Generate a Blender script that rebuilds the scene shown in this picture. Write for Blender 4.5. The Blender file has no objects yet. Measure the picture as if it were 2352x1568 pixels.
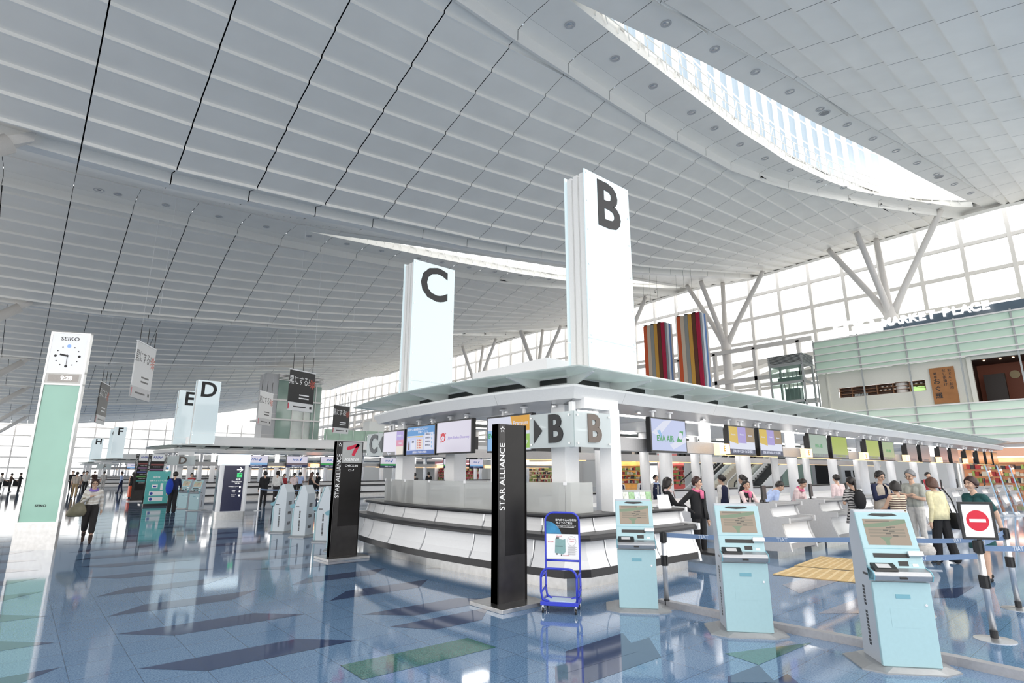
import bpy, bmesh, math, random
import numpy as np
from mathutils import Vector, Matrix, Euler
random.seed(7)
S = bpy.context.scene
COL = S.collection
PI = math.pi
# ------------------------------------------------------------------ camera, world, exposure
F_PX = 1285.0
TH = math.atan(299 / F_PX); AZ = math.radians(49.3)
fw = Vector((math.cos(AZ) * math.cos(TH), math.sin(AZ) * math.cos(TH), math.sin(TH)))
rt = Vector((math.sin(AZ), -math.cos(AZ), 0))
up = rt.cross(fw)
cam_data = bpy.data.cameras.new('camera')
cam_data.sensor_width = 36
cam_data.lens = F_PX / 2352 * 36
cam_data.clip_start = .05; cam_data.clip_end = 2000
cam = bpy.data.objects.new('camera', cam_data)
COL.objects.link(cam)
mw = Matrix((rt, up, -fw)).transposed().to_4x4()
mw.translation = (0, 0, 1.7)
cam.matrix_world = mw
S.camera = cam
S.view_settings.view_transform = 'Standard'
S.view_settings.look = 'None'
S.view_settings.gamma = 1
S.view_settings.use_curve_mapping = False
S.view_settings.exposure = 0.85
S.cycles.use_denoising = True
S.cycles.max_bounces = 9
S.cycles.diffuse_bounces = 5
S.cycles.glossy_bounces = 4
S.cycles.transmission_bounces = 6
S.cycles.transparent_max_bounces = 16
S.cycles.sample_clamp_indirect = 8
W = bpy.data.worlds.new('daylight'); S.world = W
W.use_nodes = True
bg = W.node_tree.nodes['Background']
bg.inputs['Color'].default_value = (1, .985, .96, 1)
bg.inputs['Strength'].default_value = 1.4
# hazy white sky on the sun side and low down, pale blue high on the far side, dull ground below the horizon
_n = W.node_tree.nodes; _l = W.node_tree.links.new
_tc = _n.new('ShaderNodeTexCoord'); _sx = _n.new('ShaderNodeSeparateXYZ'); _l(_tc.outputs['Generated'], _sx.inputs[0])
def _step(sock, a, b):
    r = _n.new('ShaderNodeMapRange'); r.interpolation_type = 'SMOOTHSTEP'
    r.inputs['From Min'].default_value = a; r.inputs['From Max'].default_value = b; _l(sock, r.inputs['Value']); return r.outputs[0]
_m = _n.new('ShaderNodeMath'); _m.operation = 'MULTIPLY'; _l(_step(_sx.outputs['Z'], .31, .48), _m.inputs[0]); _l(_step(_sx.outputs['Y'], -.15, .15), _m.inputs[1])
_c1 = _n.new('ShaderNodeMix'); _c1.data_type = 'RGBA'; _l(_m.outputs[0], _c1.inputs[0]); _c1.inputs[6].default_value = (1, .985, .96, 1); _c1.inputs[7].default_value = (.265, .32, .37, 1)
_c2 = _n.new('ShaderNodeMix'); _c2.data_type = 'RGBA'; _l(_step(_sx.outputs['Z'], -.12, -.02), _c2.inputs[0]); _c2.inputs[6].default_value = (.34, .335, .325, 1); _l(_c1.outputs[2], _c2.inputs[7])
_l(_c2.outputs[2], bg.inputs['Color'])

# ------------------------------------------------------------------ materials
MATS = {}
def mat(name, col, rough=.5, metal=0, spec=.5, emit=0, ecol=None, alpha=1, noise=0, nscale=30):
    if name in MATS: return MATS[name]
    m = bpy.data.materials.new(name); m.use_nodes = True
    nt = m.node_tree; b = nt.nodes['Principled BSDF']
    c = tuple(col) + (1,)
    b.inputs['Base Color'].default_value = c
    b.inputs['Roughness'].default_value = rough
    b.inputs['Metallic'].default_value = metal
    b.inputs['Specular IOR Level'].default_value = spec
    if emit:
        b.inputs['Emission Color'].default_value = tuple(ecol or col) + (1,)
        b.inputs['Emission Strength'].default_value = emit
    if alpha < 1: b.inputs['Alpha'].default_value = alpha
    if noise:
        tx = nt.nodes.new('ShaderNodeTexCoord'); n = nt.nodes.new('ShaderNodeTexNoise'); r = nt.nodes.new('ShaderNodeValToRGB')
        n.inputs['Scale'].default_value = nscale; n.inputs['Detail'].default_value = 3
        r.color_ramp.elements[0].position = .3; r.color_ramp.elements[1].position = .7
        r.color_ramp.elements[0].color = tuple(x * (1 - noise) for x in col) + (1,)
        r.color_ramp.elements[1].color = tuple(min(1, x * (1 + noise)) for x in col) + (1,)
        nt.links.new(tx.outputs['Object'], n.inputs['Vector']); nt.links.new(n.outputs['Fac'], r.inputs['Fac'])
        nt.links.new(r.outputs['Color'], b.inputs['Base Color'])
    MATS[name] = m; return m
def glass_mat(name, tint, gloss=.12, rough=.02):
    """thin pane: mostly clear with a fresnel-like reflection"""
    m = bpy.data.materials.new(name); m.use_nodes = True
    nt = m.node_tree; nt.nodes.clear()
    o = nt.nodes.new('ShaderNodeOutputMaterial'); t = nt.nodes.new('ShaderNodeBsdfTransparent'); g = nt.nodes.new('ShaderNodeBsdfGlossy')
    mx = nt.nodes.new('ShaderNodeMixShader'); lw = nt.nodes.new('ShaderNodeLayerWeight')
    lw.inputs['Blend'].default_value = gloss
    t.inputs['Color'].default_value = tuple(tint) + (1,); g.inputs['Roughness'].default_value = rough
    nt.links.new(lw.outputs['Fresnel'], mx.inputs['Fac']); nt.links.new(t.outputs[0], mx.inputs[1]); nt.links.new(g.outputs[0], mx.inputs[2])
    nt.links.new(mx.outputs[0], o.inputs['Surface'])
    MATS[name] = m; return m
def frosted_mat(name, col, trans=.2, tl_=.45):
    m = bpy.data.materials.new(name); m.use_nodes = True
    nt = m.node_tree; nt.nodes.clear()
    o = nt.nodes.new('ShaderNodeOutputMaterial'); d = nt.nodes.new('ShaderNodeBsdfDiffuse'); tl = nt.nodes.new('ShaderNodeBsdfTranslucent')
    t = nt.nodes.new('ShaderNodeBsdfTransparent'); g = nt.nodes.new('ShaderNodeBsdfGlossy'); lw = nt.nodes.new('ShaderNodeLayerWeight')
    a = nt.nodes.new('ShaderNodeMixShader'); b = nt.nodes.new('ShaderNodeMixShader'); c = nt.nodes.new('ShaderNodeMixShader')
    for n in (d, tl): n.inputs['Color'].default_value = tuple(col) + (1,)
    t.inputs['Color'].default_value = tuple(col) + (1,)
    g.inputs['Roughness'].default_value = .05; lw.inputs['Blend'].default_value = .1
    a.inputs[0].default_value = tl_; b.inputs[0].default_value = trans
    L = nt.links.new
    L(d.outputs[0], a.inputs[1]); L(tl.outputs[0], a.inputs[2]); L(a.outputs[0], b.inputs[1]); L(t.outputs[0], b.inputs[2])
    L(lw.outputs['Fresnel'], c.inputs[0]); L(b.outputs[0], c.inputs[1]); L(g.outputs[0], c.inputs[2]); L(c.outputs[0], o.inputs['Surface'])
    MATS[name] = m; return m
white = mat('white_panel', (.82, .82, .81), .35, noise=.02)
roofm = mat('roof_panel', (.94, .915, .865), .42, noise=.03, nscale=.6)
roofw = mat('roof_white_edge', (.95, .935, .90), .45, noise=.02)
dark = mat('dark_gap', (.02, .02, .022), .8, noise=.1)
steel = mat('brushed_steel', (.62, .61, .6), .28, 1, noise=.08, nscale=12)
chrome = mat('polished_steel', (.75, .75, .75), .1, 1, noise=.03)
alu = mat('satin_aluminium', (.62, .63, .65), .32, .85, noise=.04)
black = mat('black_plastic', (.012, .012, .013), .35, noise=.1)
blackgl = mat('black_lacquer', (.008, .007, .007), .28, spec=.3, noise=.2, nscale=6)
greyd = mat('charcoal_laminate', (.035, .034, .036), .35, spec=.35, noise=.08)
greym = mat('mid_grey_laminate', (.28, .28, .29), .35, noise=.05)
greyl = mat('light_grey_laminate', (.55, .55, .56), .35, noise=.04)
cwhite = mat('white_laminate', (.86, .86, .87), .3, noise=.015)
ink = mat('black_lettering', (.02, .02, .022), .5, noise=.1)
inkw = mat('white_lettering', (.9, .9, .9), .5, noise=.01)
cyan = mat('pale_cyan_paint', (.37, .55, .595), .3, noise=.02)
cyand = mat('deeper_cyan_paint', (.17, .38, .46), .3, noise=.02)
kgrey = mat('kiosk_grey_paint', (.47, .50, .55), .4, noise=.12, nscale=300)
kwhite = mat('kiosk_white_paint', (.60, .66, .71), .4, noise=.06, nscale=300)
bluep = mat('blue_tube_paint', (.03, .05, .52), .3, noise=.05)
pane = glass_mat('clear_glazing', (.97, .985, .985), .06)
lpane = glass_mat('lantern_glazing', (.97, .985, .985), .06)
_nt = lpane.node_tree
for _k in list(_nt.links):
    if _k.to_socket.name == 'Fac' or _k.to_socket.name == 'Factor': _nt.links.remove(_k)
for _k in _nt.nodes:
    if _k.bl_idname == 'ShaderNodeMixShader': _k.inputs[0].default_value = .05
greenglass = frosted_mat('pale_green_glass', (.72, .86, .76), .2)
palegreen = frosted_mat('louvre_glass', (.86, .93, .91), .10, .65)
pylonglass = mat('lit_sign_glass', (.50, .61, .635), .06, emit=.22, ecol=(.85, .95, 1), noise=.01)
signglass = frosted_mat('sign_glass', (.93, .97, .97), .15, .6)
frost = frosted_mat('frosted_screen', (.84, .85, .84), .42)
def emis(name, col, s): return mat(name, col, .4, emit=s)
lampw = emis('white_lamp', (1, .98, .95), 3)
lampo = emis('orange_lamp', (1, .62, .28), 1.1)
skin = mat('skin', (.62, .40, .29), .5, noise=.05)
hairm = mat('black_hair', (.018, .014, .013), .45, noise=.3)
# ------------------------------------------------------------------ mesh builder
class MB:
    def __init__(s): s.v = []; s.f = []; s.mi = []; s.T = Matrix.Identity(4)
    def add(s, vs, fs, m=0):
        n = len(s.v)
        s.v += [tuple(s.T @ Vector(p)) for p in vs]
        s.f += [tuple(i + n for i in f) for f in fs]; s.mi += [m] * len(fs); return s
    def box(s, x0, x1, y0, y1, z0, z1, m=0):
        return s.add([(x0,y0,z0),(x1,y0,z0),(x1,y1,z0),(x0,y1,z0),(x0,y0,z1),(x1,y0,z1),(x1,y1,z1),(x0,y1,z1)],
            [(0,3,2,1),(4,5,6,7),(0,1,5,4),(1,2,6,5),(2,3,7,6),(3,0,4,7)], m)
    def beam(s, p0, p1, w, h, m=0):
        """rectangular bar from p0 to p1 (w sideways, h upward)"""
        p0, p1 = Vector(p0), Vector(p1); d = (p1 - p0).normalized()
        r = d.cross(Vector((0,0,1)))
        if r.length < 1e-4: r = Vector((1,0,0))
        r.normalize(); u = r.cross(d)
        vs = [p + r*a*w/2 + u*b*h/2 for p in (p0,p1) for a,b in ((-1,-1),(1,-1),(1,1),(-1,1))]
        return s.add(vs, [(0,1,2,3),(7,6,5,4),(0,4,5,1),(1,5,6,2),(2,6,7,3),(3,7,4,0)], m)
    def poly(s, pts, m=0): return s.add(pts, [tuple(range(len(pts)))], m)
    def prism(s, pts, vec, m=0):
        """closed polygon pts (3D) extruded by vec"""
        n = len(pts); v = Vector(vec); p = [Vector(q) for q in pts]
        return s.add(p + [q + v for q in p], [tuple(range(n-1,-1,-1)), tuple(range(n,2*n))] + [(i,(i+1)%n,n+(i+1)%n,n+i) for i in range(n)], m)
    def tube(s, path, r, n=8, m=0, r1=None):
        P = [Vector(p) for p in path]; k = len(P); vs = []; ref = None
        for i, p in enumerate(P):
            d = (P[min(i+1,k-1)] - P[max(i-1,0)]).normalized()
            if ref is None: ref = d.orthogonal().normalized()
            a = (ref - d*ref.dot(d)).normalized(); ref = a; b = d.cross(a)
            rr = r if r1 is None else r + (r1-r)*i/(k-1)
            vs += [p + (a*math.cos(2*PI*j/n) + b*math.sin(2*PI*j/n))*rr for j in range(n)]
        fs = [(i*n+j, i*n+(j+1)%n, (i+1)*n+(j+1)%n, (i+1)*n+j) for i in range(k-1) for j in range(n)]
        fs += [tuple(range(n-1,-1,-1)), tuple(range((k-1)*n, k*n))]
        return s.add(vs, fs, m)
    def lathe(s, prof, c=(0,0,0), n=16, m=0, caps=True):
        vs = []; k = len(prof)
        for r, z in prof: vs += [(c[0]+r*math.cos(2*PI*j/n), c[1]+r*math.sin(2*PI*j/n), c[2]+z) for j in range(n)]
        fs = [(i*n+j, i*n+(j+1)%n, (i+1)*n+(j+1)%n, (i+1)*n+j) for i in range(k-1) for j in range(n)]
        if caps: fs += [tuple(range(n-1,-1,-1)), tuple(range((k-1)*n, k*n))]
        return s.add(vs, fs, m)
    def ball(s, c, rx, ry, rz, n=10, m=0):
        vs = []; k = n//2+1
        for i in range(k):
            a = -PI/2 + PI*i/(k-1)
            rr = max(math.cos(a), .02)
            vs += [(c[0]+rx*rr*math.cos(2*PI*j/n), c[1]+ry*rr*math.sin(2*PI*j/n), c[2]+rz*math.sin(a)) for j in range(n)]
        fs = [(i*n+j, i*n+(j+1)%n, (i+1)*n+(j+1)%n, (i+1)*n+j) for i in range(k-1) for j in range(n)]
        fs += [tuple(range(n-1,-1,-1)), tuple(range((k-1)*n, k*n))]
        return s.add(vs, fs, m)
    def sweep(s, path, nrm, prof, m=0, close=True):
        """profile (d,z) swept along plan path; d is measured along the given plan normals"""
        k = len(prof); vs = []
        for (x,y),(nx,ny) in zip(path, nrm): vs += [(x+nx*d, y+ny*d, z) for d,z in prof]
        L = len(path); e = k if close else k-1
        fs = [(i*k+j, i*k+(j+1)%k, (i+1)*k+(j+1)%k, (i+1)*k+j) for i in range(L-1) for j in range(e)]
        if close: fs += [tuple(range(k-1,-1,-1)), tuple(range((L-1)*k, L*k))]
        return s.add(vs, fs, m)
    def text(s, body, size, o, right=(1,0,0), upv=(0,0,1), bold=0, ext=.002, align='CENTER', m=0, sx=1):
        vs, fs = text_geo(body, bold, ext/size, align)
        o, r, u = Vector(o), Vector(right), Vector(upv); nn = r.cross(u)
        return s.add([o + r*(p[0]*size*sx) + u*(p[1]*size) + nn*(p[2]*size) for p in vs], fs, m)
    def build(s, name, m, parent=None, smooth=False, bevel=0):
        me = bpy.data.meshes.new(name)
        me.from_pydata(s.v, [], s.f)
        for q in (m if isinstance(m, (list, tuple)) else [m]): me.materials.append(q)
        me.polygons.foreach_set('material_index', s.mi)
        if smooth: me.polygons.foreach_set('use_smooth', [True]*len(s.f))
        bm = bmesh.new(); bm.from_mesh(me); bmesh.ops.recalc_face_normals(bm, faces=bm.faces)
        bm.to_mesh(me); bm.free()
        me.update()
        o = bpy.data.objects.new(name, me); COL.objects.link(o)
        if parent: o.parent = parent
        if bevel:
            b = o.modifiers.new('bevel', 'BEVEL'); b.width = bevel; b.segments = 2; b.limit_method = 'ANGLE'; b.angle_limit = .7
        return o
TXT = {}
def text_geo(body, bold, ext, align):
    k = (body, bold, round(ext, 4), align)
    if k not in TXT:
        c = bpy.data.curves.new('t', 'FONT'); c.body = body; c.size = 1; c.align_x = align; c.align_y = 'CENTER'
        c.offset = bold; c.extrude = ext; c.resolution_u = 3
        o = bpy.data.objects.new('t', c)
        me = bpy.data.meshes.new_from_object(o)
        TXT[k] = ([tuple(v.co) for v in me.vertices], [tuple(p.vertices) for p in me.polygons])
        bpy.data.objects.remove(o); bpy.data.curves.remove(c); bpy.data.meshes.remove(me)
    return TXT[k]
def tag(o, label, cat, group=None):
    o['label'] = label; o['category'] = cat
    if group: o['group'] = group
    return o
def thing(name, label, cat, loc=(0,0,0), rz=0, group=None):
    o = bpy.data.objects.new(name, None); COL.objects.link(o)
    o.empty_display_size = .2
    o.location = loc; o.rotation_euler = (0,0,rz)
    return tag(o, label, cat, group)
def struct(o):
    o['kind'] = 'structure'; return o
def box(name, m, parent, *a, bevel=0):
    return MB().box(*a).build(name, m, parent, bevel=bevel)
def dup(root, loc, rz=None, label=None, group=None, cat=None):
    r = root.copy(); COL.objects.link(r); r.location = loc
    if rz is not None: r.rotation_euler = (0,0,rz)
    if label: r['label'] = label
    if group: r['group'] = group
    for ch in list(root.children):
        c = ch.copy(); COL.objects.link(c); c.parent = r
        for g in list(ch.children):
            d = g.copy(); COL.objects.link(d); d.parent = c
    return r
def lerp(t, x):
    """table lookup [(x,y),...]"""
    return float(np.interp(x, [p[0] for p in t], [p[1] for p in t]))
# ------------------------------------------------------------------ floor
def floor_material(name, base, dk):
    m = bpy.data.materials.new(name); m.use_nodes = True
    nt = m.node_tree; b = nt.nodes['Principled BSDF']; L = nt.links.new
    tc = nt.nodes.new('ShaderNodeTexCoord')
    mp = nt.nodes.new('ShaderNodeMapping'); L(tc.outputs['Object'], mp.inputs['Vector'])
    mp.inputs['Location'].default_value = (-.11, -.16, 0)
    br = nt.nodes.new('ShaderNodeTexBrick'); br.offset = 0; br.squash = 1
    br.inputs['Scale'].default_value = 1; br.inputs['Brick Width'].default_value = .47; br.inputs['Row Height'].default_value = .475
    br.inputs['Mortar Size'].default_value = .0035; br.inputs['Mortar Smooth'].default_value = .3
    br.inputs['Color1'].default_value = (1,1,1,1); br.inputs['Color2'].default_value = (.86,.9,.94,1); br.inputs['Mortar'].default_value = (.45,.45,.48,1)
    L(mp.outputs[0], br.inputs['Vector'])
    n = nt.nodes.new('ShaderNodeTexNoise'); n.inputs['Scale'].default_value = 75; n.inputs['Detail'].default_value = 2; L(tc.outputs['Object'], n.inputs['Vector'])
    r = nt.nodes.new('ShaderNodeValToRGB'); L(n.outputs['Fac'], r.inputs['Fac'])
    r.color_ramp.elements[0].position = .33; r.color_ramp.elements[1].position = .68
    r.color_ramp.elements[0].color = tuple(dk)+(1,); r.color_ramp.elements[1].color = tuple(base)+(1,)
    n2 = nt.nodes.new('ShaderNodeTexNoise'); n2.inputs['Scale'].default_value = .5; L(tc.outputs['Object'], n2.inputs['Vector'])
    r2 = nt.nodes.new('ShaderNodeValToRGB'); L(n2.outputs['Fac'], r2.inputs['Fac'])
    r2.color_ramp.elements[0].color = (.88,.9,.92,1); r2.color_ramp.elements[1].color = (1.0,1.0,1.0,1)
    m1 = nt.nodes.new('ShaderNodeMix'); m1.data_type = 'RGBA'; m1.blend_type = 'MULTIPLY'; m1.inputs[0].default_value = 1
    L(r.outputs[0], m1.inputs[6]); L(br.outputs['Color'], m1.inputs[7])
    m2 = nt.nodes.new('ShaderNodeMix'); m2.data_type = 'RGBA'; m2.blend_type = 'MULTIPLY'; m2.inputs[0].default_value = 1
    L(m1.outputs[2], m2.inputs[6]); L(r2.outputs[0], m2.inputs[7]); L(m2.outputs[2], b.inputs['Base Color'])
    b.inputs['Roughness'].default_value = .06; b.inputs['Specular IOR Level'].default_value = 1.0
    MATS[name] = m; return m
f_blue = floor_material('blue_terrazzo', (.235,.365,.53), (.09,.175,.31))
f_dark = floor_material('dark_terrazzo', (.07,.105,.20), (.03,.05,.12))
f_green = floor_material('green_terrazzo', (.09,.23,.20), (.04,.13,.12))
f_grey = floor_material('grey_terrazzo', (.40,.40,.46), (.24,.25,.30))
def build_floor():
    b = MB(); X0, X1, Y0, Y1 = -14, 60, -16, 186
    b.poly([(X0,Y0,0),(X1,Y0,0),(X1,Y1,0),(X0,Y1,0)], 0)
    e = .0012
    rnd = random.Random(3)
    def para(x, y, sl, w, h, m): b.poly([(x,y,e),(x+w,y,e),(x+w+sl*.45,y+h,e),(x+sl*.45,y+h,e)], m)
    for c in range(-3, 3):
        x0 = 1.07 + 2.38*c
        for j in range(-6, 60):
            y = 1.55 + 1.435*j + .5*(c % 2)
            if c == 1 and 3.6 < y < 6.2: continue
            sl = 1 if (j + c) % 4 in (1, 2) else -1
            m = 1 if rnd.random() < .88 or y < 12 else 2
            if x0 > 4.5 and y < 6: continue
            if c == 0 and 4.0 < y < 5.5: continue
            para(x0 + (0 if sl > 0 else .45), y, sl, 1.4, .46, m)
    e = .0020
    b.poly([(2.46,5.23,e),(3.84,5.18,e),(3.86,4.73,e),(2.45,4.77,e)], 2)
    b.poly([(3.43,6.1,e),(3.9,6.1,e),(4.85,6.1,e),(4.4,5.66,e),(3.76,5.66,e)], 1)
    b.poly([(4.29,4.19,e),(5.22,4.23,e),(4.82,3.73,e),(3.86,3.77,e)], 1)
    b.poly([(4.84,2.81,e),(5.33,2.78,e),(5.01,2.48,e),(4.71,2.74,e)], 1)
    b.poly([(5.4,3.15,e),(6.4,2.75,e),(5.33,2.78,e)], 2)
    b.poly([(7.71,3.21,e),(9.26,3.19,e),(8.15,2.84,e)], 3)
    b.poly([(10.6,2.66,e),(11.31,2.34,e),(10.1,2.31,e),(9.86,2.52,e)], 1)
    for x in (9.2, 12.3, 15.6, 19): b.poly([(x,4.3,e),(x+1.5,4.3,e),(x+1.05,3.85,e),(x-.45,3.85,e)], 3)
    o = b.build('floor', [f_blue, f_dark, f_green, f_grey]); struct(o)
build_floor()
# ------------------------------------------------------------------ roof: waves of shingled panels with lens-shaped skylights at the crests
ZL = [(-30,12.9),(-2,13.08),(3,13.2),(9,13.66),(12,13.95),(19.2,14.62),(27,15.75),(34.3,16.8),(54,20.9)]
ZT = [(-30,16.8),(0,17.2),(6,17.5),(12,17.85),(15,18.1),(18,18.4),(21,18.7),(30,19.65),(38,20.35),(44,20.7),(54,21.4)]
SA = [(-30,13.6),(0,14.0),(9,14.1),(12,14.32),(15,14.53),(18,14.78),(21,14.98),(24,15.1),(30,15.25),(34,14.8),(38,14.0),(44.4,12.0),(54,8.4)]
SB = [(-30,10.0),(0,10.2),(12,10.1),(15,9.89),(18,9.53),(21,9.26),(24,8.94),(30,8.5),(35,7.97),(39.5,7.46),(54,5.75)]
SF = [(-30,12.0),(12,12.0),(15.6,12.25),(21,12.62),(27,13.02),(33.4,13.12),(38.3,12.72),(44.2,11.7),(49.3,10.0),(52.5,8.1),(54,7.0)]
SN = [(-30,11.98),(12,11.98),(16.7,11.34),(20,10.93),(26,10.43),(30,10.1),(34.4,9.57),(42,8.67),(50.4,7.6),(52.5,7.2),(54,6.99)]
PER = 26.0; VAL0 = -.6
XS = [-30 + 3*i for i in range(29)]          # seams every three metres, last one at 54
def zl(x): return lerp(ZL, x)
def zt(x): return lerp(ZT, x)
ROW = 1.07
def roof_strip(k):
    """one bay of roof between valley k and valley k+1"""
    V = VAL0 + PER*k
    N = V + PER
    b = MB()
    back = MB()
    for i in range(len(XS)-1):
        xa, xb = XS[i], XS[i+1]
        g = .022 if xa < 12 else .012
        a, c = xa + g, xb - g
        # rising shingles (risers face away from the hall entrance)
        def zr(x, y):
            t = (y - V - .1)/(V + lerp(SB, x) - V - .1)
            t = max(0, min(1, t)); return zl(x)*(1-t) + zt(x)*t
        j = 0
        while True:
            y0 = V + .1 + ROW*j; y1 = y0 + ROW
            ea, ec = V + lerp(SB, a), V + lerp(SB, c)
            if y0 >= max(ea, ec): break
            ya, yc = min(y1, ea), min(y1, ec)
            ya, yc = max(ya, y0), max(yc, y0)
            b.add([(a,y0,zr(a,y0)+.19),(c,y0,zr(c,y0)+.19),(c,yc,zr(c,yc)-.02),(a,ya,zr(a,ya)-.02)], [(0,1,2,3)])
            b.add([(a,ya,zr(a,ya)-.02),(c,yc,zr(c,yc)-.02),(c,yc,zr(c,yc)+.2),(a,ya,zr(a,ya)+.2)], [(0,1,2,3)])
            j += 1
        # descending shingles
        def zd(x, y):
            ya_ = V + lerp(SA, x); t = (y - ya_)/(N - 1.65 - ya_)
            t = max(0, min(1, t)); return zt(x)*(1-t) + (zl(x)+.10)*t
        j = 0
        while True:
            y1 = N - 1.65 - ROW*j; y0 = y1 - ROW
            ea, ec = V + lerp(SA, a), V + lerp(SA, c)
            if y1 <= min(ea, ec): break
            ya, yc = min(max(y0, ea), y1), min(max(y0, ec), y1)
            b.add([(a,ya,zd(a,ya)-.02),(c,yc,zd(c,yc)-.02),(c,y1,zd(c,y1)+.10),(a,y1,zd(a,y1)+.10)], [(0,1,2,3)])
            b.add([(a,y1,zd(a,y1)+.10),(c,y1,zd(c,y1)+.10),(c,y1,zd(c,y1)-.03),(a,y1,zd(a,y1)-.03)], [(0,1,2,3)], 1)
            # rounded white nose of the riser
            b.add([(a,y1,zd(a,y1)-.03),(c,y1,zd(c,y1)-.03),(c,y1+.05,zd(c,y1)-.04),(a,y1+.05,zd(a,y1)-.04)], [(0,1,2,3)], 1)
            j += 1
        # smooth last panel, white lip and gutter
        for (y0,h0),(y1,h1),m in (((N-1.65,.14),(N-1.0,.30),0),((N-1.0,.30),(N-.45,.48),0),((N-.45,.48),(N-.42,.02),1),((N-.42,.02),(N-.2,0),1),((N-.2,0),(N+.1,.02),1)):
            b.add([(a,y0,zl(a)+h0),(c,y0,zl(c)+h0),(c,y1,zl(c)+h1),(a,y1,zl(a)+h1)], [(0,1,2,3)], m)
        # dark backing seen through the seams
        for f0,f1,z0,z1 in ((lambda x: V+.0, lambda x: V+lerp(SB,x), zl, zt),(lambda x: V+lerp(SA,x), lambda x: N+.1, zt, zl)):
            back.add([(xa,f0(xa),z0(xa)+.8),(xb,f0(xb),z0(xb)+.8),(xb,f1(xb),z1(xb)+.8),(xa,f1(xa),z1(xa)+.8)], [(0,1,2,3)])
        # soffit panels either side of the skylight
        gs = .012
        a, c = xa+gs, xb-gs
        def pt(x, off, h): return (x, V+off, zt(x)+h)
        A = lambda x: lerp(SA, x); Bq = lambda x: lerp(SB, x); Fq = lambda x: lerp(SF, x); Nq = lambda x: lerp(SN, x)
        segs = 4
        for s_ in range(segs):
            u0 = a + (c-a)*s_/segs; u1 = a + (c-a)*(s_+1)/segs
            b.add([pt(u0,Fq(u0),.40),pt(u1,Fq(u1),.40),pt(u1,A(u1)-.75,.40),pt(u0,A(u0)-.75,.40)], [(0,1,2,3)])
            b.add([pt(u0,A(u0)-.745,.40),pt(u1,A(u1)-.745,.40),pt(u1,A(u1)-.12,.30),pt(u0,A(u0)-.12,.30)], [(0,1,2,3)])
            b.add([pt(u0,A(u0)-.12,.30),pt(u1,A(u1)-.12,.30),pt(u1,A(u1)-.10,-.22),pt(u0,A(u0)-.10,-.22)], [(0,1,2,3)], 1)
            b.add([pt(u0,A(u0)-.10,-.22),pt(u1,A(u1)-.10,-.22),pt(u1,A(u1)+.06,-.16),pt(u0,A(u0)+.06,-.16)], [(0,1,2,3)], 1)
            b.add([pt(u0,Bq(u0),.30),pt(u1,Bq(u1),.30),pt(u1,Nq(u1),.30),pt(u0,Nq(u0),.30)], [(0,1,2,3)])
            b.add([pt(u0,Bq(u0),.30),pt(u1,Bq(u1),.30),pt(u1,Bq(u1)+.02,-.08),pt(u0,Bq(u0)+.02,-.08)], [(0,1,2,3)], 1)
        back.add([pt(xa,Fq(xa),.9),pt(xb,Fq(xb),.9),pt(xb,A(xb),.9),pt(xa,A(xa),.9)], [(0,1,2,3)])
        back.add([pt(xa,Bq(xa),.9),pt(xb,Bq(xb),.9),pt(xb,Nq(xb),.9),pt(xa,Nq(xa),.9)], [(0,1,2,3)])
    # end faces of the bay
    for x in (-30, 54):
        ys = [(V, zl(x)), (V+lerp(SB,x), zt(x)), (V+lerp(SA,x), zt(x)), (N, zl(x))]
        s = 1 if x > 0 else -1
        for p, q in zip(ys, ys[1:]):
            b.add([(x,p[0],p[1]-.12),(x,q[0],q[1]-.12),(x,q[0],q[1]+1.0),(x,p[0],p[1]+1.0)], [(0,1,2,3)], 1)
            b.add([(x,p[0],p[1]-.12),(x,q[0],q[1]-.12),(x-s*.5,q[0],q[1]-.05),(x-s*.5,p[0],p[1]-.05)], [(0,1,2,3)], 1)
    o = b.build('ceiling', [roofm, roofw]); struct(o)
    o2 = back.build('ceiling_backing', dark, o)
    return V
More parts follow.
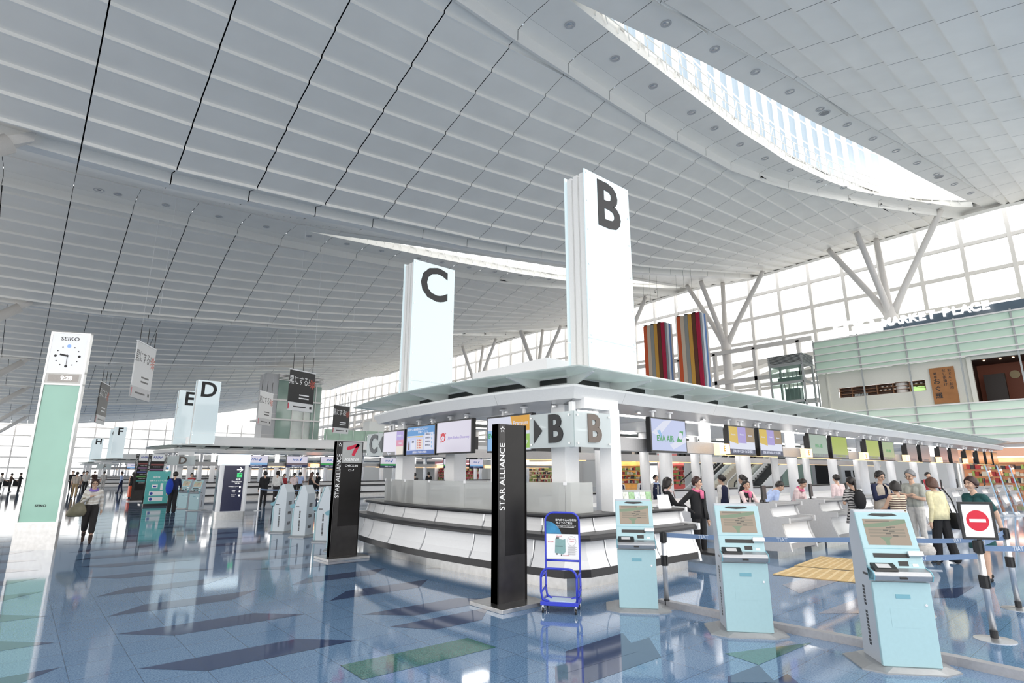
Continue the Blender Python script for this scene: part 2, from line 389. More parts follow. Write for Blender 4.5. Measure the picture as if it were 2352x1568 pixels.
def skylight(k, n):
    """steel beams, curb walls, catwalk and glass over the lens-shaped opening"""
    V = VAL0 + PER*k
    c = MB(); gl = MB(); rail = MB(); bm_ = MB()
    xs = [12 + .75*i for i in range(56)]
    F = lambda x: V + lerp(SF, x); Nn = lambda x: V + lerp(SN, x)
    HT = 6.0
    for u0, u1 in zip(xs, xs[1:]):
        for f, z0, z1, dy in ((F, .40, 1.0, 0), (F, HT-.5, HT, .1), (Nn, .30, 1.4, 0)):
            c.add([(u0,f(u0)+dy,zt(u0)+z0),(u1,f(u1)+dy,zt(u1)+z0),(u1,f(u1)+dy,zt(u1)+z1),(u0,f(u0)+dy,zt(u0)+z1)], [(0,1,2,3)])
        c.add([(u0,F(u0),zt(u0)+1),(u1,F(u1),zt(u1)+1),(u1,F(u1)+.12,zt(u1)+1),(u0,F(u0)+.12,zt(u0)+1)], [(0,1,2,3)])
        gl.add([(u0,F(u0)+.12,zt(u0)+1),(u1,F(u1)+.12,zt(u1)+1),(u1,F(u1)+.12,zt(u1)+HT),(u0,F(u0)+.12,zt(u0)+HT)], [(0,1,2,3)])
        gl.add([(u0,Nn(u0)-.05,zt(u0)+1.4),(u1,Nn(u1)-.05,zt(u1)+1.4),(u1,F(u1)+.12,zt(u1)+HT),(u0,F(u0)+.12,zt(u0)+HT)], [(0,1,2,3)])
    for i, x in enumerate([12.6 + 1.5*i for i in range(27)]):
        bm_.add([(x+dx*(1 if q else 1),F(x+dx)+dy,zt(x)+z) for z in (.9,HT) for q,dx,dy in ((0,0,0),(1,.5,0),(1,.5,.1),(0,0,.1))], [(0,3,2,1),(4,5,6,7),(0,1,5,4),(1,2,6,5),(2,3,7,6),(3,0,4,7)])
        for h in (2.7,4.2): bm_.add([(x+dx,F(x+dx)+.09,zt(x)+h+z) for z in (0,.14) for dx in (.5,1.5)], [(0,1,3,2)])
        if F(x) - Nn(x) < .3: continue
        g_ = min(.35, (F(x)-Nn(x))*.5)
        rail.tube([(x,F(x)-.02,zt(x)+.6),(x,F(x)-g_,zt(x)+1.7)], .035, 5)
        rail.tube([(x,F(x)-g_,zt(x)+1.7),(x+.75,F(x+.75)-.05,zt(x+.75)+.6)], .025, 5)
    for h, d in ((.9,.1),(1.3,.2),(1.7,.33)):
        rail.tube([(x, max(F(x)-d, Nn(x)+.02), zt(x)+h) for x in xs[1:-1]], .025, 5)
    o = c.build('window_%d' % n, roofw); struct(o)
    gl.build('lantern_glass', lpane, o); bm_.build('lantern_posts', roofw, o); rail.build('catwalk_rail', roofw, o)
for k in range(0, 7): roof_strip(k)
for k in range(0, 4): skylight(k, k+1)
# round ceiling downlights and speaker grilles in the soffit panels
dl = thing('ceiling_downlight', 'x', 'ceiling light')
MB().lathe([(.21,.0),(.21,-.03),(.15,-.03),(.145,-.005)], n=18, caps=False).build('trim_ring', greyl, dl, smooth=False)
MB().lathe([(.145,-.008),(.10,-.006),(.09,-.012),(.03,-.02),(.005,-.02)], n=18, caps=False).build('reflector', mat('lamp_reflector',(.8,.8,.8),.25,.6,noise=.02), dl, smooth=True)
sp = thing('ceiling_speaker', 'x', 'speaker')
MB().lathe([(.27,.0),(.27,-.03),(.22,-.03),(.21,0)], n=18, caps=False).build('trim_ring', greyl, sp)
MB().lathe([(.22,-.01),(.01,-.015)], n=18, caps=False).build('grille', greym, sp)
first = {}
NTH = ['first','second','third','fourth','fifth','sixth','seventh','eighth','ninth','tenth','eleventh','twelfth','thirteenth','fourteenth','fifteenth','sixteenth']
def place(p, loc, label, group):
    if p.name not in first:
        first[p.name] = 1; p.location = loc; p['label'] = label; p['group'] = group; o = p
    else: o = dup(p, loc, None, label, group)
    o.rotation_euler = (0, -math.atan((zt(loc[0]+.5)-zt(loc[0]-.5))), 0); return o
for k in (0, 1):
    V = VAL0 + PER*k
    side = ('far edge of the large skylight', 'near edge of the large skylight') if k == 0 else ('narrow second skylight', '')
    n = 0
    for i in range(14 if k == 0 else 15):
        x = (13.5 if k == 0 else 1.5) + 3*i
        if x > 52: break
        z = zt(x) + .395
        y = V + (lerp(SF, x) + lerp(SA, x) - .75)/2 if x > 12 else V + lerp(SF, x) + .8
        if (i % 5 == 3 and k == 0) or (k == 1 and i in (0, 7, 12)):
            place(sp, (x-.35, y, z), 'grey speaker grille by the %s, %s from the near end' % (side[0], ['first','second','third','fourth'][i//5]), 'ceiling speakers by the skylights')
            x += .55
        place(dl, (x, y, zt(x)+.395), 'round downlight by the %s, %s from the near end' % (side[0], NTH[n]), 'ceiling downlights'); n += 1
    if k == 0:
        n = 0
        for i in range(13):
            x = 16.4 + 3*i
            if x > 50: break
            y = V + (lerp(SB, x) + lerp(SN, x))/2; z = zt(x) + .295
            place(dl, (x, y, z), 'round downlight by the %s, %s from the near end' % (side[1], NTH[n]), 'ceiling downlights'); n += 1
            if i in (4, 9):
                place(sp, (x+.6, y, zt(x+.6)+.295), 'grey speaker grille by the %s, %s' % (side[1], 'nearer one' if i == 4 else 'farther one'), 'ceiling speakers by the skylights')
# ------------------------------------------------------------------ glass facades
def mullioned(name, axis, pos, a0, a1, z0, z1, da, dz, w, depth, m, heavy=()):
    """glazed wall: axis 'x' = plane at constant X running along Y"""
    f = MB(); g = MB()
    def bx(b, u0, u1, z0_, z1_, d):
        if axis == 'x': b.box(pos-d/2, pos+d/2, u0, u1, z0_, z1_)
        else: b.box(u0, u1, pos-d/2, pos+d/2, z0_, z1_)
    n = round((a1-a0)/da)
    for i in range(n+1): bx(f, a0+i*da-w/2, a0+i*da+w/2, z0, z1, depth)
    z = z0
    while z <= z1 + .01:
        bx(f, a0, a1, z-w/2, z+w/2, depth*.8); z += dz
    for z, h in heavy: bx(f, a0, a1, z-h/2, z+h/2, depth*1.6)
    if axis == 'x': g.poly([(pos,a0,z0),(pos,a1,z0),(pos,a1,z1),(pos,a0,z1)])
    else: g.poly([(a0,pos,z0),(a1,pos,z0),(a1,pos,z1),(a0,pos,z1)])
    o = g.build(name, pane); struct(o)
    f.build('mullions', m, o)
    return o
mwhite = mat('facade_steel_white', (.74,.71,.68), .45, noise=.03)
mullioned('window_5', 'x', 58, -16, 186, 0, 24, 3.1, 2.55, .28, .35, mwhite, heavy=((13.0,.5),(10.6,.3),(5.2,.9)))
mullioned('window_6', 'y', 185, -14, 58, 0, 15.5, 4.0, 2.6, .30, .3, mwhite)
# rafters of the pitched glass lean-to between the facade and the shops
tr = MB()
for i in range(24):
    y = 20 + 4*i
    tr.beam((50.5,y,10.2), (57.6,y-3.0,12.8), .22, .35)
    tr.box(50.3,50.7,y-.14,y+.14,9.0,13.0)
for z in (13.0, 10.1, 7.6, 6.2): tr.box(50.3,50.65,18.8,116,z-.18,z+.18)
struct(tr.build('trim_1', mwhite))
ter = MB().box(51.2,57.8,18.8,120,4.2,5.2).box(51.2,51.5,18.8,120,5.2,6.0)
struct(ter.build('trim_2', white))
# branching white steel columns carrying the roof edge
def zroof(x, y):
    k = math.floor((y - VAL0)/PER); o = y - VAL0 - PER*k
    B_, A_ = lerp(SB, x), lerp(SA, x)
    if o < B_: return zl(x) + (zt(x)-zl(x))*o/B_
    if o < A_: return zt(x) + .3
    return zt(x) + (zl(x)-zt(x))*(o-A_)/(PER-A_)
def tree_column(y, label):
    t = thing('tree_column', label, 'column', (51, y, 0), 0, 'branching columns along the glass facade')
    MB().tube([(0,0,0),(0,0,6),(0,0,12.6),(0,0,14.2)], .42, 14).build('trunk', mwhite, t, smooth=True)
    for dx, dy in ((.2,-4.3),(.2,3.9),(-2.2,.9),(1.6,.6)):
        q = Vector((dx, dy, zroof(51+dx, y+dy) - .05)); p = Vector((0,0,13.4))
        MB().tube([p, p+(q-p)*.12+Vector((0,0,.25)), p+(q-p)*.3+Vector((0,0,.3)), p+(q-p)*.93, q], .3, 12, r1=.2).build('branch', mwhite, t, smooth=True)
    MB().lathe([(.46,13.2),(.5,13.6),(.44,14.4),(.2,14.9)], n=14).build('node_casting', mwhite, t, smooth=True)
for i, (y, l) in enumerate(((12.9,'white branching steel column rising behind the shop facade with the big letters'),(27.0,'white branching steel column beside the striped banners'),
        (40.5,'white branching steel column seen between the B and C sign towers, right of the pair'),(54,'white branching steel column seen between the B and C sign towers, left of the pair'),
        (67.5,'white branching steel column just left of the C sign tower'),(81,'white branching steel column farthest left along the glass facade'))):
    tree_column(y, l)
def strut(k, label):
    Y = VAL0 + PER*(k+1)
    t = thing('roof_strut', label, 'strut', (-9.2+.012*(Y-25), Y-.9, 0), 0, 'sloping roof struts on the left')
    MB().tube([(0,0,0),(0,0,6.6)], .4, 12).build('post', mwhite, t, smooth=True)
    MB().tube([(0,0,6.4),(3,0,9.0),(7.3,0,12.80)], .33, 14).build('arm', mwhite, t, smooth=True)
    MB().prism([(7.0,-.3,12.35),(7.9,-.05,13.1),(7.9,.05,13.1),(7.0,.3,12.35)], (.0,0,.4)).build('end_shoe', mwhite, t)
for k, l in enumerate(('nearest grey roof strut at the upper left edge','second grey roof strut down the left edge, above the clock tower top','third grey roof strut down the left edge, level with the clock dial',
     'fourth grey roof strut down the left edge','fifth grey roof strut down the left edge','lowest and farthest grey roof strut on the left edge')): strut(k, l)
def hx(s):
    c = [int(s[i:i+2], 16)/255 for i in (0,2,4)]
    return tuple(x/12.92 if x <= .04045 else ((x+.055)/1.055)**2.4 for x in c)
def scr(name, hexc, e=.29): return mat('screen_'+name, tuple(c*.06 for c in hx(hexc)), .2, spec=.3, emit=e*1.5, ecol=hx(hexc))
def miter(path):
    P = [Vector(p) for p in path]; out = []
    for i in range(len(P)):
        ns = []
        for a, b in ((i-1,i),(i,i+1)):
            if a >= 0 and b < len(P):
                d = (P[b]-P[a]).normalized(); ns.append(Vector((d.y,-d.x)))
        n = sum(ns, Vector((0,0))); n.normalize(); n /= max(n.dot(ns[0]), .3); out.append(tuple(n))
    return out
def sub(path, nrm, a, b):
    """piece of a path between arc lengths a and b"""
    P = [Vector(p) for p in path]; L = [0]
    for p, q in zip(P, P[1:]): L.append(L[-1] + (q-p).length)
    def at(s):
        for i in range(len(P)-1):
            if s <= L[i+1] or i == len(P)-2:
                t = (s-L[i])/(L[i+1]-L[i]); return tuple(P[i].lerp(P[i+1], t)), tuple(Vector(nrm[i]).lerp(Vector(nrm[i+1]), t))
    pts = [at(a)] + [(tuple(P[i]), nrm[i]) for i in range(len(P)) if a+.01 < L[i] < b-.01] + [at(b)]
    return [p for p,_ in pts], [n for _,n in pts]
def plen(path): return sum((Vector(q)-Vector(p)).length for p, q in zip(path, path[1:]))
# ------------------------------------------------------------------ check-in island canopy
def bow(y0, y1, xc, xa, n=10):
    m = (y0+y1)/2; h = (y1-y0)/2
    return [(xa + (xc-xa)*((y-m)/h)**2, y) for y in [y0 + (y1-y0)*i/n for i in range(n+1)]]
CX1 = 41.5
def canopy():
    t = thing('counter_canopy', 'long white canopy with pale glass louvres over the nearest check-in island', 'canopy', (0,0,0), 0, 'check-in island canopies')
    y0, y1 = 6.15, 13.05
    path = [(CX1,y0),(7.2,y0)] + bow(y0, y1, 6.62, 6.2) + [(7.2,y1),(CX1,y1)]
    nr = miter(path); L = plen(path)
    # fascia boards
    cuts = [0]; s = 0
    while s < L: s = min(L, s + 3.05); cuts.append(s)
    if cuts[-1]-cuts[-2] < 1: cuts.pop(-2)
    prof = [(0,3.09),(0,3.05),(.10,2.87),(.16,2.87),(.3,3.05),(.3,3.09)]
    for a, b in zip(cuts, cuts[1:]):
        p, n = sub(path, nr, a+.004, b-.004)
        MB().sweep(p, n, prof).build('fascia_board', white, t)
    MB().sweep(path, nr, [(.10,2.868),(.95,2.82),(.95,2.86),(.16,2.90)]).build('soffit', mat('soffit_metal', (.62,.62,.63), .28, .55, noise=.03), t)
    inn = [(CX1,y0+.9),(7.6,y0+.9),(7.6,y1-.9),(CX1,y1-.9)]
    b = MB()
    for i in range(9):
        x = 7.6 + 4.1*i; x2 = min(x+4.05, CX1)
        if x2 <= x: break
        for ya, yb in ((y0+.9,8.2),(8.2,9.6),(9.6,11),(11,y1-.9)):
            b.add([(x,ya,2.93),(x2,ya,2.93),(x2,yb,2.93),(x,yb,2.93),((x+x2)/2,(ya+yb)/2,3.06)], [(0,1,4),(1,2,4),(2,3,4),(3,0,4)])
    b.build('inner_soffit', white, t)
    # core box with dark ventilation slots
    MB().sweep(path, nr, [(.62,3.05),(.62,3.42),(.7,3.42),(.7,3.05)]).build('core_wall', cwhite, t)
    c = MB().box(7.4, CX1, y0+.7, y1-.7, 3.3, 3.42)
    c.box(8.1, CX1-.8, 8.3, 10.9, 3.42, 4.05)
    c.build('core_roof', cwhite, t)
    sl = []; lv = []
    s = .9; pitch = 1.405
    k = 0
    while s < L - .5:
        a, e = s, min(s+pitch, L)
        p, n = sub(path, nr, a+.012, e-.012)
        MB().sweep(p, n, [(-.47,3.27),(-.47,3.29),(.6,3.36),(.6,3.34)]).build('glass_louvre', palegreen, t)
        p, n = sub(path, nr, a+.35, a+pitch*.98)
        if e-a > 1.2: MB().sweep(p, n, [(.60,3.225),(.60,3.315),(.615,3.315),(.615,3.225)]).build('ventilation_slot', black, t)
        p, n = sub(path, nr, a-.02, a+.02)
        lv.append((p, n)); s += pitch
    for p, n in lv: MB().sweep(p, n, [(-.30,3.26),(-.30,3.275),(.62,3.34),(.62,3.10),(.30,3.16)]).build('louvre_bracket', white, t)
    for i in range(8):  # glowing panels added to brighten the dim space under the canopy
        for yl in (7.75,11.45): MB().box(8.2+4.1*i,11.0+4.1*i,yl-.14,yl+.14,2.90,2.925).build('light_panel', emis('canopy_fill_light', (1,.97,.93), 4.5), t)
    # header beam with steel face, carried by round columns
    for yh, sg in ((y0+.28,1),(y1-.28,-1)):
        hb = MB().box(7.7, CX1-.6, yh, yh+sg*.30, 2.07, 2.30) if sg > 0 else MB().box(7.7, CX1-.6, yh-.30, yh, 2.07, 2.30)
        hb.build('header_beam', mat('header_grey', (.42,.41,.41), .4, .2, noise=.05), t)
        st = MB()
        for i in range(8):
            x = 11.3+4.1*i
            st.box(x, x+2.9, yh-.012 if sg > 0 else yh-.03, yh+.03 if sg > 0 else yh+.012, 2.052, 2.068)
        st.build('light_strip', lampo, t)
    for yc in (7.9, 11.3):
        for x in (9.3,11.6,13.4,15.4,18.4,21.6,24.6,27.8,31,34.2,37.4):
            MB().tube([(x,yc,0),(x,yc,2.93)], .15, 14).build('round_column', cwhite, t, smooth=True)
    for x, y in ((7.2,6.95),(7.2,12.4),(7.4,8.9),(7.45,10.6)):
        MB().box(x-.17,x+.17,y-.17,y+.17,0,2.95).build('square_column', cwhite, t, bevel=.01)
    g = MB().box(7.52,7.78,5.98+.2,6.24+.2,1.052,2.75)
    g.build('portal_post', cwhite, t, bevel=.008)
    MB().box(6.9,7.78,6.2,6.42,2.72,2.9).build('portal_beam', cwhite, t)
    d = MB()
    for i in range(14): d.lathe([(.06,2.835),(.06,2.80),(.04,2.80)], (9+2.35*i, y0+.55, 0), 10)
    for y in (7,8.3,9.6,10.9,12.2): d.lathe([(.06,2.835),(.06,2.80),(.04,2.80)], (7.0, y, 0), 10)
    ss = d.build('soffit_spotlights', chrome, t); ss['kind'] = 'stuff'
    return t
cn = canopy()
ISL = [(0,0),(.4,33.7),(1.3,84.3),(1.9,117.6)]
for (dx,dy), l in zip(ISL[1:], ('white canopy over the second check-in island, under the D and E sign towers','white canopy over the third check-in island, under the F and G sign towers','white canopy over the farthest check-in island, under the H and I sign towers')):
    dup(cn, (dx,dy,0), None, l)
# ------------------------------------------------------------------ lettered towers on the canopies
def tower(ch, x, y, label):
    t = thing('letter_tower', label, 'sign', (x, y, 3.42), 0, 'lettered towers on the check-in islands')
    w, h = 1.38, 4.07
    f = MB()
    for a in (.10,.26,.42): f.box(.03, w-.03, a-.055, a+.055, 0, h-.05)
    f.box(.07, w-.07, .06, .46, 0, h-.08)
    f.build('frame', white, t)
    for nm, yy, s in (('front',0,-1),('rear',.52,1)):
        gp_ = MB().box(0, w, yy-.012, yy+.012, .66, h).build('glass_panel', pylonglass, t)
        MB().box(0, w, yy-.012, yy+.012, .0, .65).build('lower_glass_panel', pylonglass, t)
        MB().text(ch, 1.36, (w/2, yy+s*.014, h-.64), (-s,0,0), (0,0,1), .022, .008).build('letter', ink, gp_)
        bo = MB()
        for zz in (.05,.58,.72,1.4,2.1,2.8,3.4,h-.07):
            for xx in (.06, w-.06): bo.tube([(xx,yy-.0,zz),(xx,yy+s*.03,zz)], .018, 8)
        bo.tube([(w/2,yy,h-.07),(w/2,yy+s*.03,h-.07)], .018, 8)
        bo.build('fixing_bolts', chrome, gp_)
    return t
for ch, x, y in (('B',7.52,6.6),('C',7.52,12.95),('D',7.95,40.3),('E',8.05,46.4),('F',8.84,90.8),('G',8.95,95.9),('H',9.4,124.2),('I',9.5,129.4)):
    tower(ch, x, y, 'tall pale glass tower sign lettered %s on a check-in canopy' % ch)
# ------------------------------------------------------------------ direction signs under the canopy
def dirsign(name, label, plates, loc, group='letter plates at the canopy corners'):
    t = thing(name, label, 'sign', loc, 0, group)
    for (o, r, w, txt, m) in plates:
        o = Vector(o); r = Vector(r); nn = r.cross(Vector((0,0,1)))
        b = MB(); b.prism([o, o+r*w, o+r*w+Vector((0,0,.56)), o+Vector((0,0,.56))], nn*-.02); b.build('glass_plate', signglass, t)
        for s_, cx in txt:
            lt = MB()
            if s_ in '<>':
                q = .10 if s_ == '>' else -.10
                c = o + r*cx + Vector((0,0,.28)) + nn*.004
                lt.prism([c-r*q+Vector((0,0,.20)), c-r*q-Vector((0,0,.20)), c+r*q], nn*.012)
            else: lt.text(s_, .62, o+r*cx+Vector((0,0,.28))+nn*.012, r, (0,0,1), .03, .01)
            lt.build('arrow' if s_ in '<>' else 'letter', m, t)
        bo = MB()
        for zz in (.06,.5):
            for u in (.07, w-.07): bo.tube([o+r*u+Vector((0,0,zz)), o+r*u+Vector((0,0,zz))+nn*.03], .016, 8)
        bo.build('fixing_bolts', chrome, t)
    MB().box(.25,.33,.25,.33,0,.75).build('hanger', cwhite, t)
    return t
brown = mat('warm_grey_lettering', (.15,.12,.10), .5, noise=.05)
dirsign('direction_sign', 'glass corner plates with a black arrow and letter B under the near canopy corner',
    [((0,1.02,0),(0,-1,0),1.02,[('>',.22),('B',.62)],ink), ((.005,0,0),(1,0,0),.9,[('B',.47)],brown)], (6.5,6.08,2.08))
dirsign('direction_sign', 'glass plate with a grey letter C and arrow under the near canopy',
    [((0,1.0,0),(0,-1,0),1.0,[('C',.38),('<',.75)],mat('grey_lettering',(.12,.13,.14),.5,noise=.05))], (6.72,12.55,2.08))
dirsign('direction_sign', 'glass corner plates with an arrow and letter D under the second canopy',
    [((0,1.0,0),(0,-1,0),1.0,[('>',.25),('D',.65)],ink), ((.005,0,0),(1,0,0),1.5,[('D',.8)],brown)], (6.75,39.75,2.08))
dirsign('direction_sign', 'glass corner plates with a letter F under the third canopy',
    [((0,1.0,0),(0,-1,0),1.0,[('F',.5)],ink), ((.005,0,0),(1,0,0),1.5,[('F',.8)],brown)], (7.6,90.4,2.08))
# ------------------------------------------------------------------ hanging monitors
def monitor(label, loc, rz, draw, w=1.2, h=.66, name='hanging_monitor', group='monitors under the near canopy', pole_top=2.83):
    t = thing(name, label, 'monitor', loc, rz, group)
    hs = MB().box(-w/2,w/2,0,.10,-h/2,h/2).build('housing', black, t, bevel=.008)
    bk = MB().box(-w*.42,w*.42,.10,.17,-h*.4,h*.4).box(-w*.3,w*.3,.17,.24,-h*.25,h*.3)
    for i in range(4): bk.box(-w*.36+i*w*.19,-w*.36+i*w*.19+.09,.17,.21,-h*.38,h*.4)
    bk.build('rear_cover', black, hs)
    d = MB(); ms = []
    def R(x0, x1, z0, z1, m, e=.001):
        if m not in ms: ms.append(m)
        q = lambda a: (a-.5)*(w-.06)
        p = lambda a: (a-.5)*(h-.06)
        d.add([(q(x0),-e,p(z0)),(q(x1),-e,p(z0)),(q(x1),-e,p(z1)),(q(x0),-e,p(z1))], [(0,1,2,3)], ms.index(m))
    def T(s, size, x, z, m, bold=.01, al='CENTER'):
        if m not in ms: ms.append(m)
        d.text(s, size, ((x-.5)*(w-.06),-.004,(z-.5)*(h-.06)), bold=bold, ext=.001, align=al, m=ms.index(m))
    def Pg(pts, m, e=.003):
        if m not in ms: ms.append(m)
        d.add([((x-.5)*(w-.06),-e,(z-.5)*(h-.06)) for x,z in pts], [tuple(range(len(pts)))], ms.index(m))
    draw(R, T, Pg)
    d.build('screen', ms, hs)
    zt_ = pole_top - loc[2]
    for x in (-w*.25, w*.22):
        pl = MB().tube([(x,.14,h*.3),(x,.14,zt_)], .03, 10).build('ceiling_pole', cwhite, t)
        MB().lathe([(.07,zt_-.02),(.07,zt_)], (x,.14,0), 12).build('flange', cwhite, pl)
    return t
def circ(cx, cz, r, n=14, asp=1.9): return [(cx+r*math.cos(2*PI*i/n)/asp, cz+r*math.sin(2*PI*i/n)) for i in range(n)]
lav = scr('lavender','c3cdf0'); ice = scr('ice','dfe3f4'); grn = scr('green','3fa05a'); lb = scr('light_blue','8fbdea'); ylw = scr('yellow','d8b84a'); vio = scr('violet','a99ad8'); brn = scr('brown','9c8468')
nav = scr('navy','2c3358'); gg = scr('grey_green','9fb0a2'); yg = scr('yellow_green','9fae34'); gg2 = scr('pale_green','93a878'); gr1 = scr('grey','77777c'); gr2 = scr('mauve_grey','75686f'); gr3 = scr('brown_grey','7d665c'); org = scr('amber','a8732a')
pwhite = scr('white','e4e0f0'); pink = scr('pink','d888a8'); sky_ = scr('blue','3f8fd0'); redm = scr('red','d01830'); cream = scr('cream','e6dcd2'); oran = scr('orange','e0a63a'); deepb = scr('deep_blue','2b5fae'); lime = scr('lime','9cc860'); winered = scr('wine','5a2a20')
def d_eva(R,T,P):
    R(0,1,0,1,lav); P([(0,.55),(.35,.95),(.6,1),(.2,.45)], ice, .0015); P([(.15,.62),(.24,.66),(.3,.44),(.26,.4)], lb, .002); P([(.5,.2),(1,.5),(1,.3),(.6,.05)], ice, .0015)
    T('EVA AIR', .155, .38,.38, grn, .02); P([(.70,.30),(.86,.30),(.93,.66),(.82,.66)], grn); P(circ(.83,.5,.12), ice, .004)
def d_cols(R,T,P):
    R(0,1,0,1,ice); R(0,.33,.45,1,ylw,.002); R(.33,.66,.4,1,vio,.002); R(.66,1,.45,1,brn,.002); P([(.0,.45),(.33,.45),(.33,.36)], ylw, .002)
    R(0,1,0,.17,nav,.002); T('EBR189 8:20~10:10/ BR1', .088,.5,.085,ice,.01); T('Economy', .05,.16,.7,ice); T('Premium', .05,.5,.72,ice); T('Business', .05,.83,.7,ice)
def d_one(m, strip=True, txt=None, tm=None):
    def f(R,T,P):
        R(0,1,0,1,m); P([(.1,.5),(.5,.9),(.8,.95),(.3,.45)], m, .0015)
        if strip: R(0,1,0,.15,gr1,.002); T('20~10:10/BR191 12:3', .08,.5,.08,m,.005)
        if txt: T(txt, .13,.5,.5,tm,.02)
    return f
def d_a(R,T,P):
    R(0,1,0,1,pwhite); R(.66,1,0,1,cream,.0015); R(.66,1,.62,1,vio,.002); R(.66,1,.35,.62,pink,.002); R(0,.62,0,.14,gr1,.002); T('Check-in',.07,.83,.8,ice); T('Travel',.07,.83,.48,ice); T('Flights',.07,.3,.07,ice)
def d_b(R,T,P):
    R(0,1,0,1,lav); R(0,1,.68,1,sky_,.0015); R(0,1,0,.14,deepb,.0015); T('機内への液体物持込みについて',.062,.42,.9,ice); T('お預けください',.062,.6,.79,ice); R(.04,.6,.63,.66,ylw,.002)
    P([(.06,.16),(.11,.16),(.11,.38),(.095,.5),(.075,.5),(.06,.38)], winered, .003); R(.16,.32,.18,.52,ice,.002); R(.36,.6,.18,.56,cream,.002); R(.66,.96,.15,.76,ice,.002)
    for i in range(4): T('① 100ml',.045,.47,.5-.09*i,redm); T('機内持込み',.04,.78,.7-.13*i,nav); P(circ(.91,.68-.14*i,.045), lb, .003)
    T('液体',.05,.24,.45,nav); T('国際線をご利用のお客様へ',.05,.5,.07,ice)
def d_c(R,T,P):
    R(0,1,0,1,pwhite); P(circ(.19,.5,.15), redm, .003)
    for i in range(5):
        a = PI/2 + 2*PI*i/5; P(circ(.19+.055*math.cos(a)/1.9, .47+.055*math.sin(a), .035), pwhite, .004)
    for a,b in ((.11,.36),(.14,.33),(.25,.4),(.27,.62),(.1,.6)): P(circ(a,b,.02), redm, .004)
    T('Japan. Endless Discovery.', .074,.655,.47, vio, .004)
def d_d(R,T,P):
    R(0,1,0,1,ice); R(0,.3,.3,.62,lb,.002); P([(0,.0),(.4,.0),(.25,.3),(0,.3)], lb,.002); P([(.62,.55),(.98,.55),(.98,1),(.55,1)], oran,.002); P([(.7,.05),(.98,.05),(.98,.45),(.62,.45)], lime,.002)
    T('Premium',.11,.78,.78,ice); T('EVA AIR',.12,.2,.45,grn,.02); T('Economy',.09,.8,.25,ice)
MZ = 2.375
monitor('monitor with blue and pink blocks beside the letter C plate',(6.62,12.0,MZ-.02),-PI/2,d_a,1.0,.6)
monitor('blue monitor about carry-on liquids on the canopy front',(6.62,10.8,MZ),-PI/2,d_b)
monitor('white monitor with a red blossom emblem on the canopy front',(6.62,9.53,MZ+.02),-PI/2,d_c,1.26,.68)
monitor('monitor behind the nearest black pillar sign, with pale blue and orange blocks',(6.62,7.8,MZ),-PI/2,d_d,1.26,.66)
RX = [(9.3,d_eva,'lavender monitor with green airline lettering, nearest on the right side of the canopy'),(12.1,d_cols,'monitor with yellow, violet and brown columns, left one of two alike'),(13.48,d_cols,'monitor with yellow, violet and brown columns, right one of two alike'),
 (16.25,d_one(gg,True,'EVA AIR',grn),'grey green monitor with faint green lettering'),(17.72,d_one(yg),'yellow green monitor right of the grey green one'),(20.45,d_one(yg),'yellow green monitor, left of the fifth pair'),(21.93,d_one(gg2,True,'EVA AIR',grn),'pale green monitor right of a yellow green one'),
 (24.55,d_one(gr1),'grey monitor, left one of the grey pair'),(26.2,d_one(gr1),'grey monitor, right one of the grey pair'),(28.85,d_one(gr2),'mauve grey monitor far along the canopy'),(30.65,d_one(gr3),'brownish grey monitor far along the canopy'),
 (33.25,d_one(org,False),'amber monitor, nearest of the four amber ones'),(35.6,d_one(org,False),'amber monitor, second of the four amber ones'),(37.4,d_one(org,False),'amber monitor, third of the four amber ones'),(39.0,d_one(org,False),'amber monitor, farthest of the four amber ones')]
for x, d, l in RX: monitor(l, (x,6.22,MZ), 0, d, 1.18, .64)
# orange lit counter number boxes at the left of each pair
for i, x in enumerate((10.85,15.0,19.1,23.2,27.4,31.7)):
    b = MB().box(x,x+.42,6.08,6.20,2.06,2.27); o = b.build('number_lightbox', lampo)
    tag(o, 'small orange lit box on the right canopy header, %s from the left' % NTH[i], 'light', 'orange lit boxes along the header')
    MB().text('E', .16, (x+.21,6.078,2.165), bold=.02).build('lettering', mat('amber_lettering',(.5,.22,.03),.5,noise=.05), o)
# monitors on the far side of the near island, seen from behind
def d_blank(R,T,P): R(0,1,0,1,nav)
for i, x in enumerate((9.2,12.1,13.5,16.2,17.7,20.4,24.5,26.2)):
    monitor('black back of a monitor across the near island, %s from the left' % NTH[i], (x,12.95,MZ-.02), PI, d_blank, 1.18, .62, group='monitor backs across the near island')
    if i in (1,3,5,6):
        o = MB().box(x-1.1,x-.75,12.8,13.0,2.02,2.24).build('number_lightbox', lampo)
        tag(o, 'orange lit box between the monitor backs across the island, %s from the left' % NTH[(1,3,5,6).index(i)], 'light', 'orange lit boxes across the island')
# blue and white airline monitors on the second island
def d_ana(strip):
    def f(R,T,P):
        R(0,1,0,1,pwhite); R(0,1,0,.2,nav,.0015); R(0,1,.2,.38,strip,.0015); T('ANA',.2,.42,.68,deepb,.02); P([(.6,.55),(.66,.55),(.74,.83),(.68,.83)], deepb); T('国際線 CHECK IN',.09,.5,.1,ice)
    return f
for i, (x, s) in enumerate(((11.9,lb),(14.6,gr2),(17.0,grn),(21.7,grn),(27.5,grn),(30.2,lb),(33,grn))):
    monitor('white and blue airline monitor on the second island, %s from the left' % NTH[i], (x,39.85,MZ), 0, d_ana(s), 1.5, .78, group='airline monitors on the second island')
    o = MB().box(x+1.0 if i%2 else x-1.3,x+1.45 if i%2 else x-.85,39.7,40.0,2.02,2.24).build('number_lightbox', lampo)
    tag(o, 'orange lit box beside the airline monitors of the second island, %s from the left' % NTH[i], 'light', 'orange lit boxes on the second island')
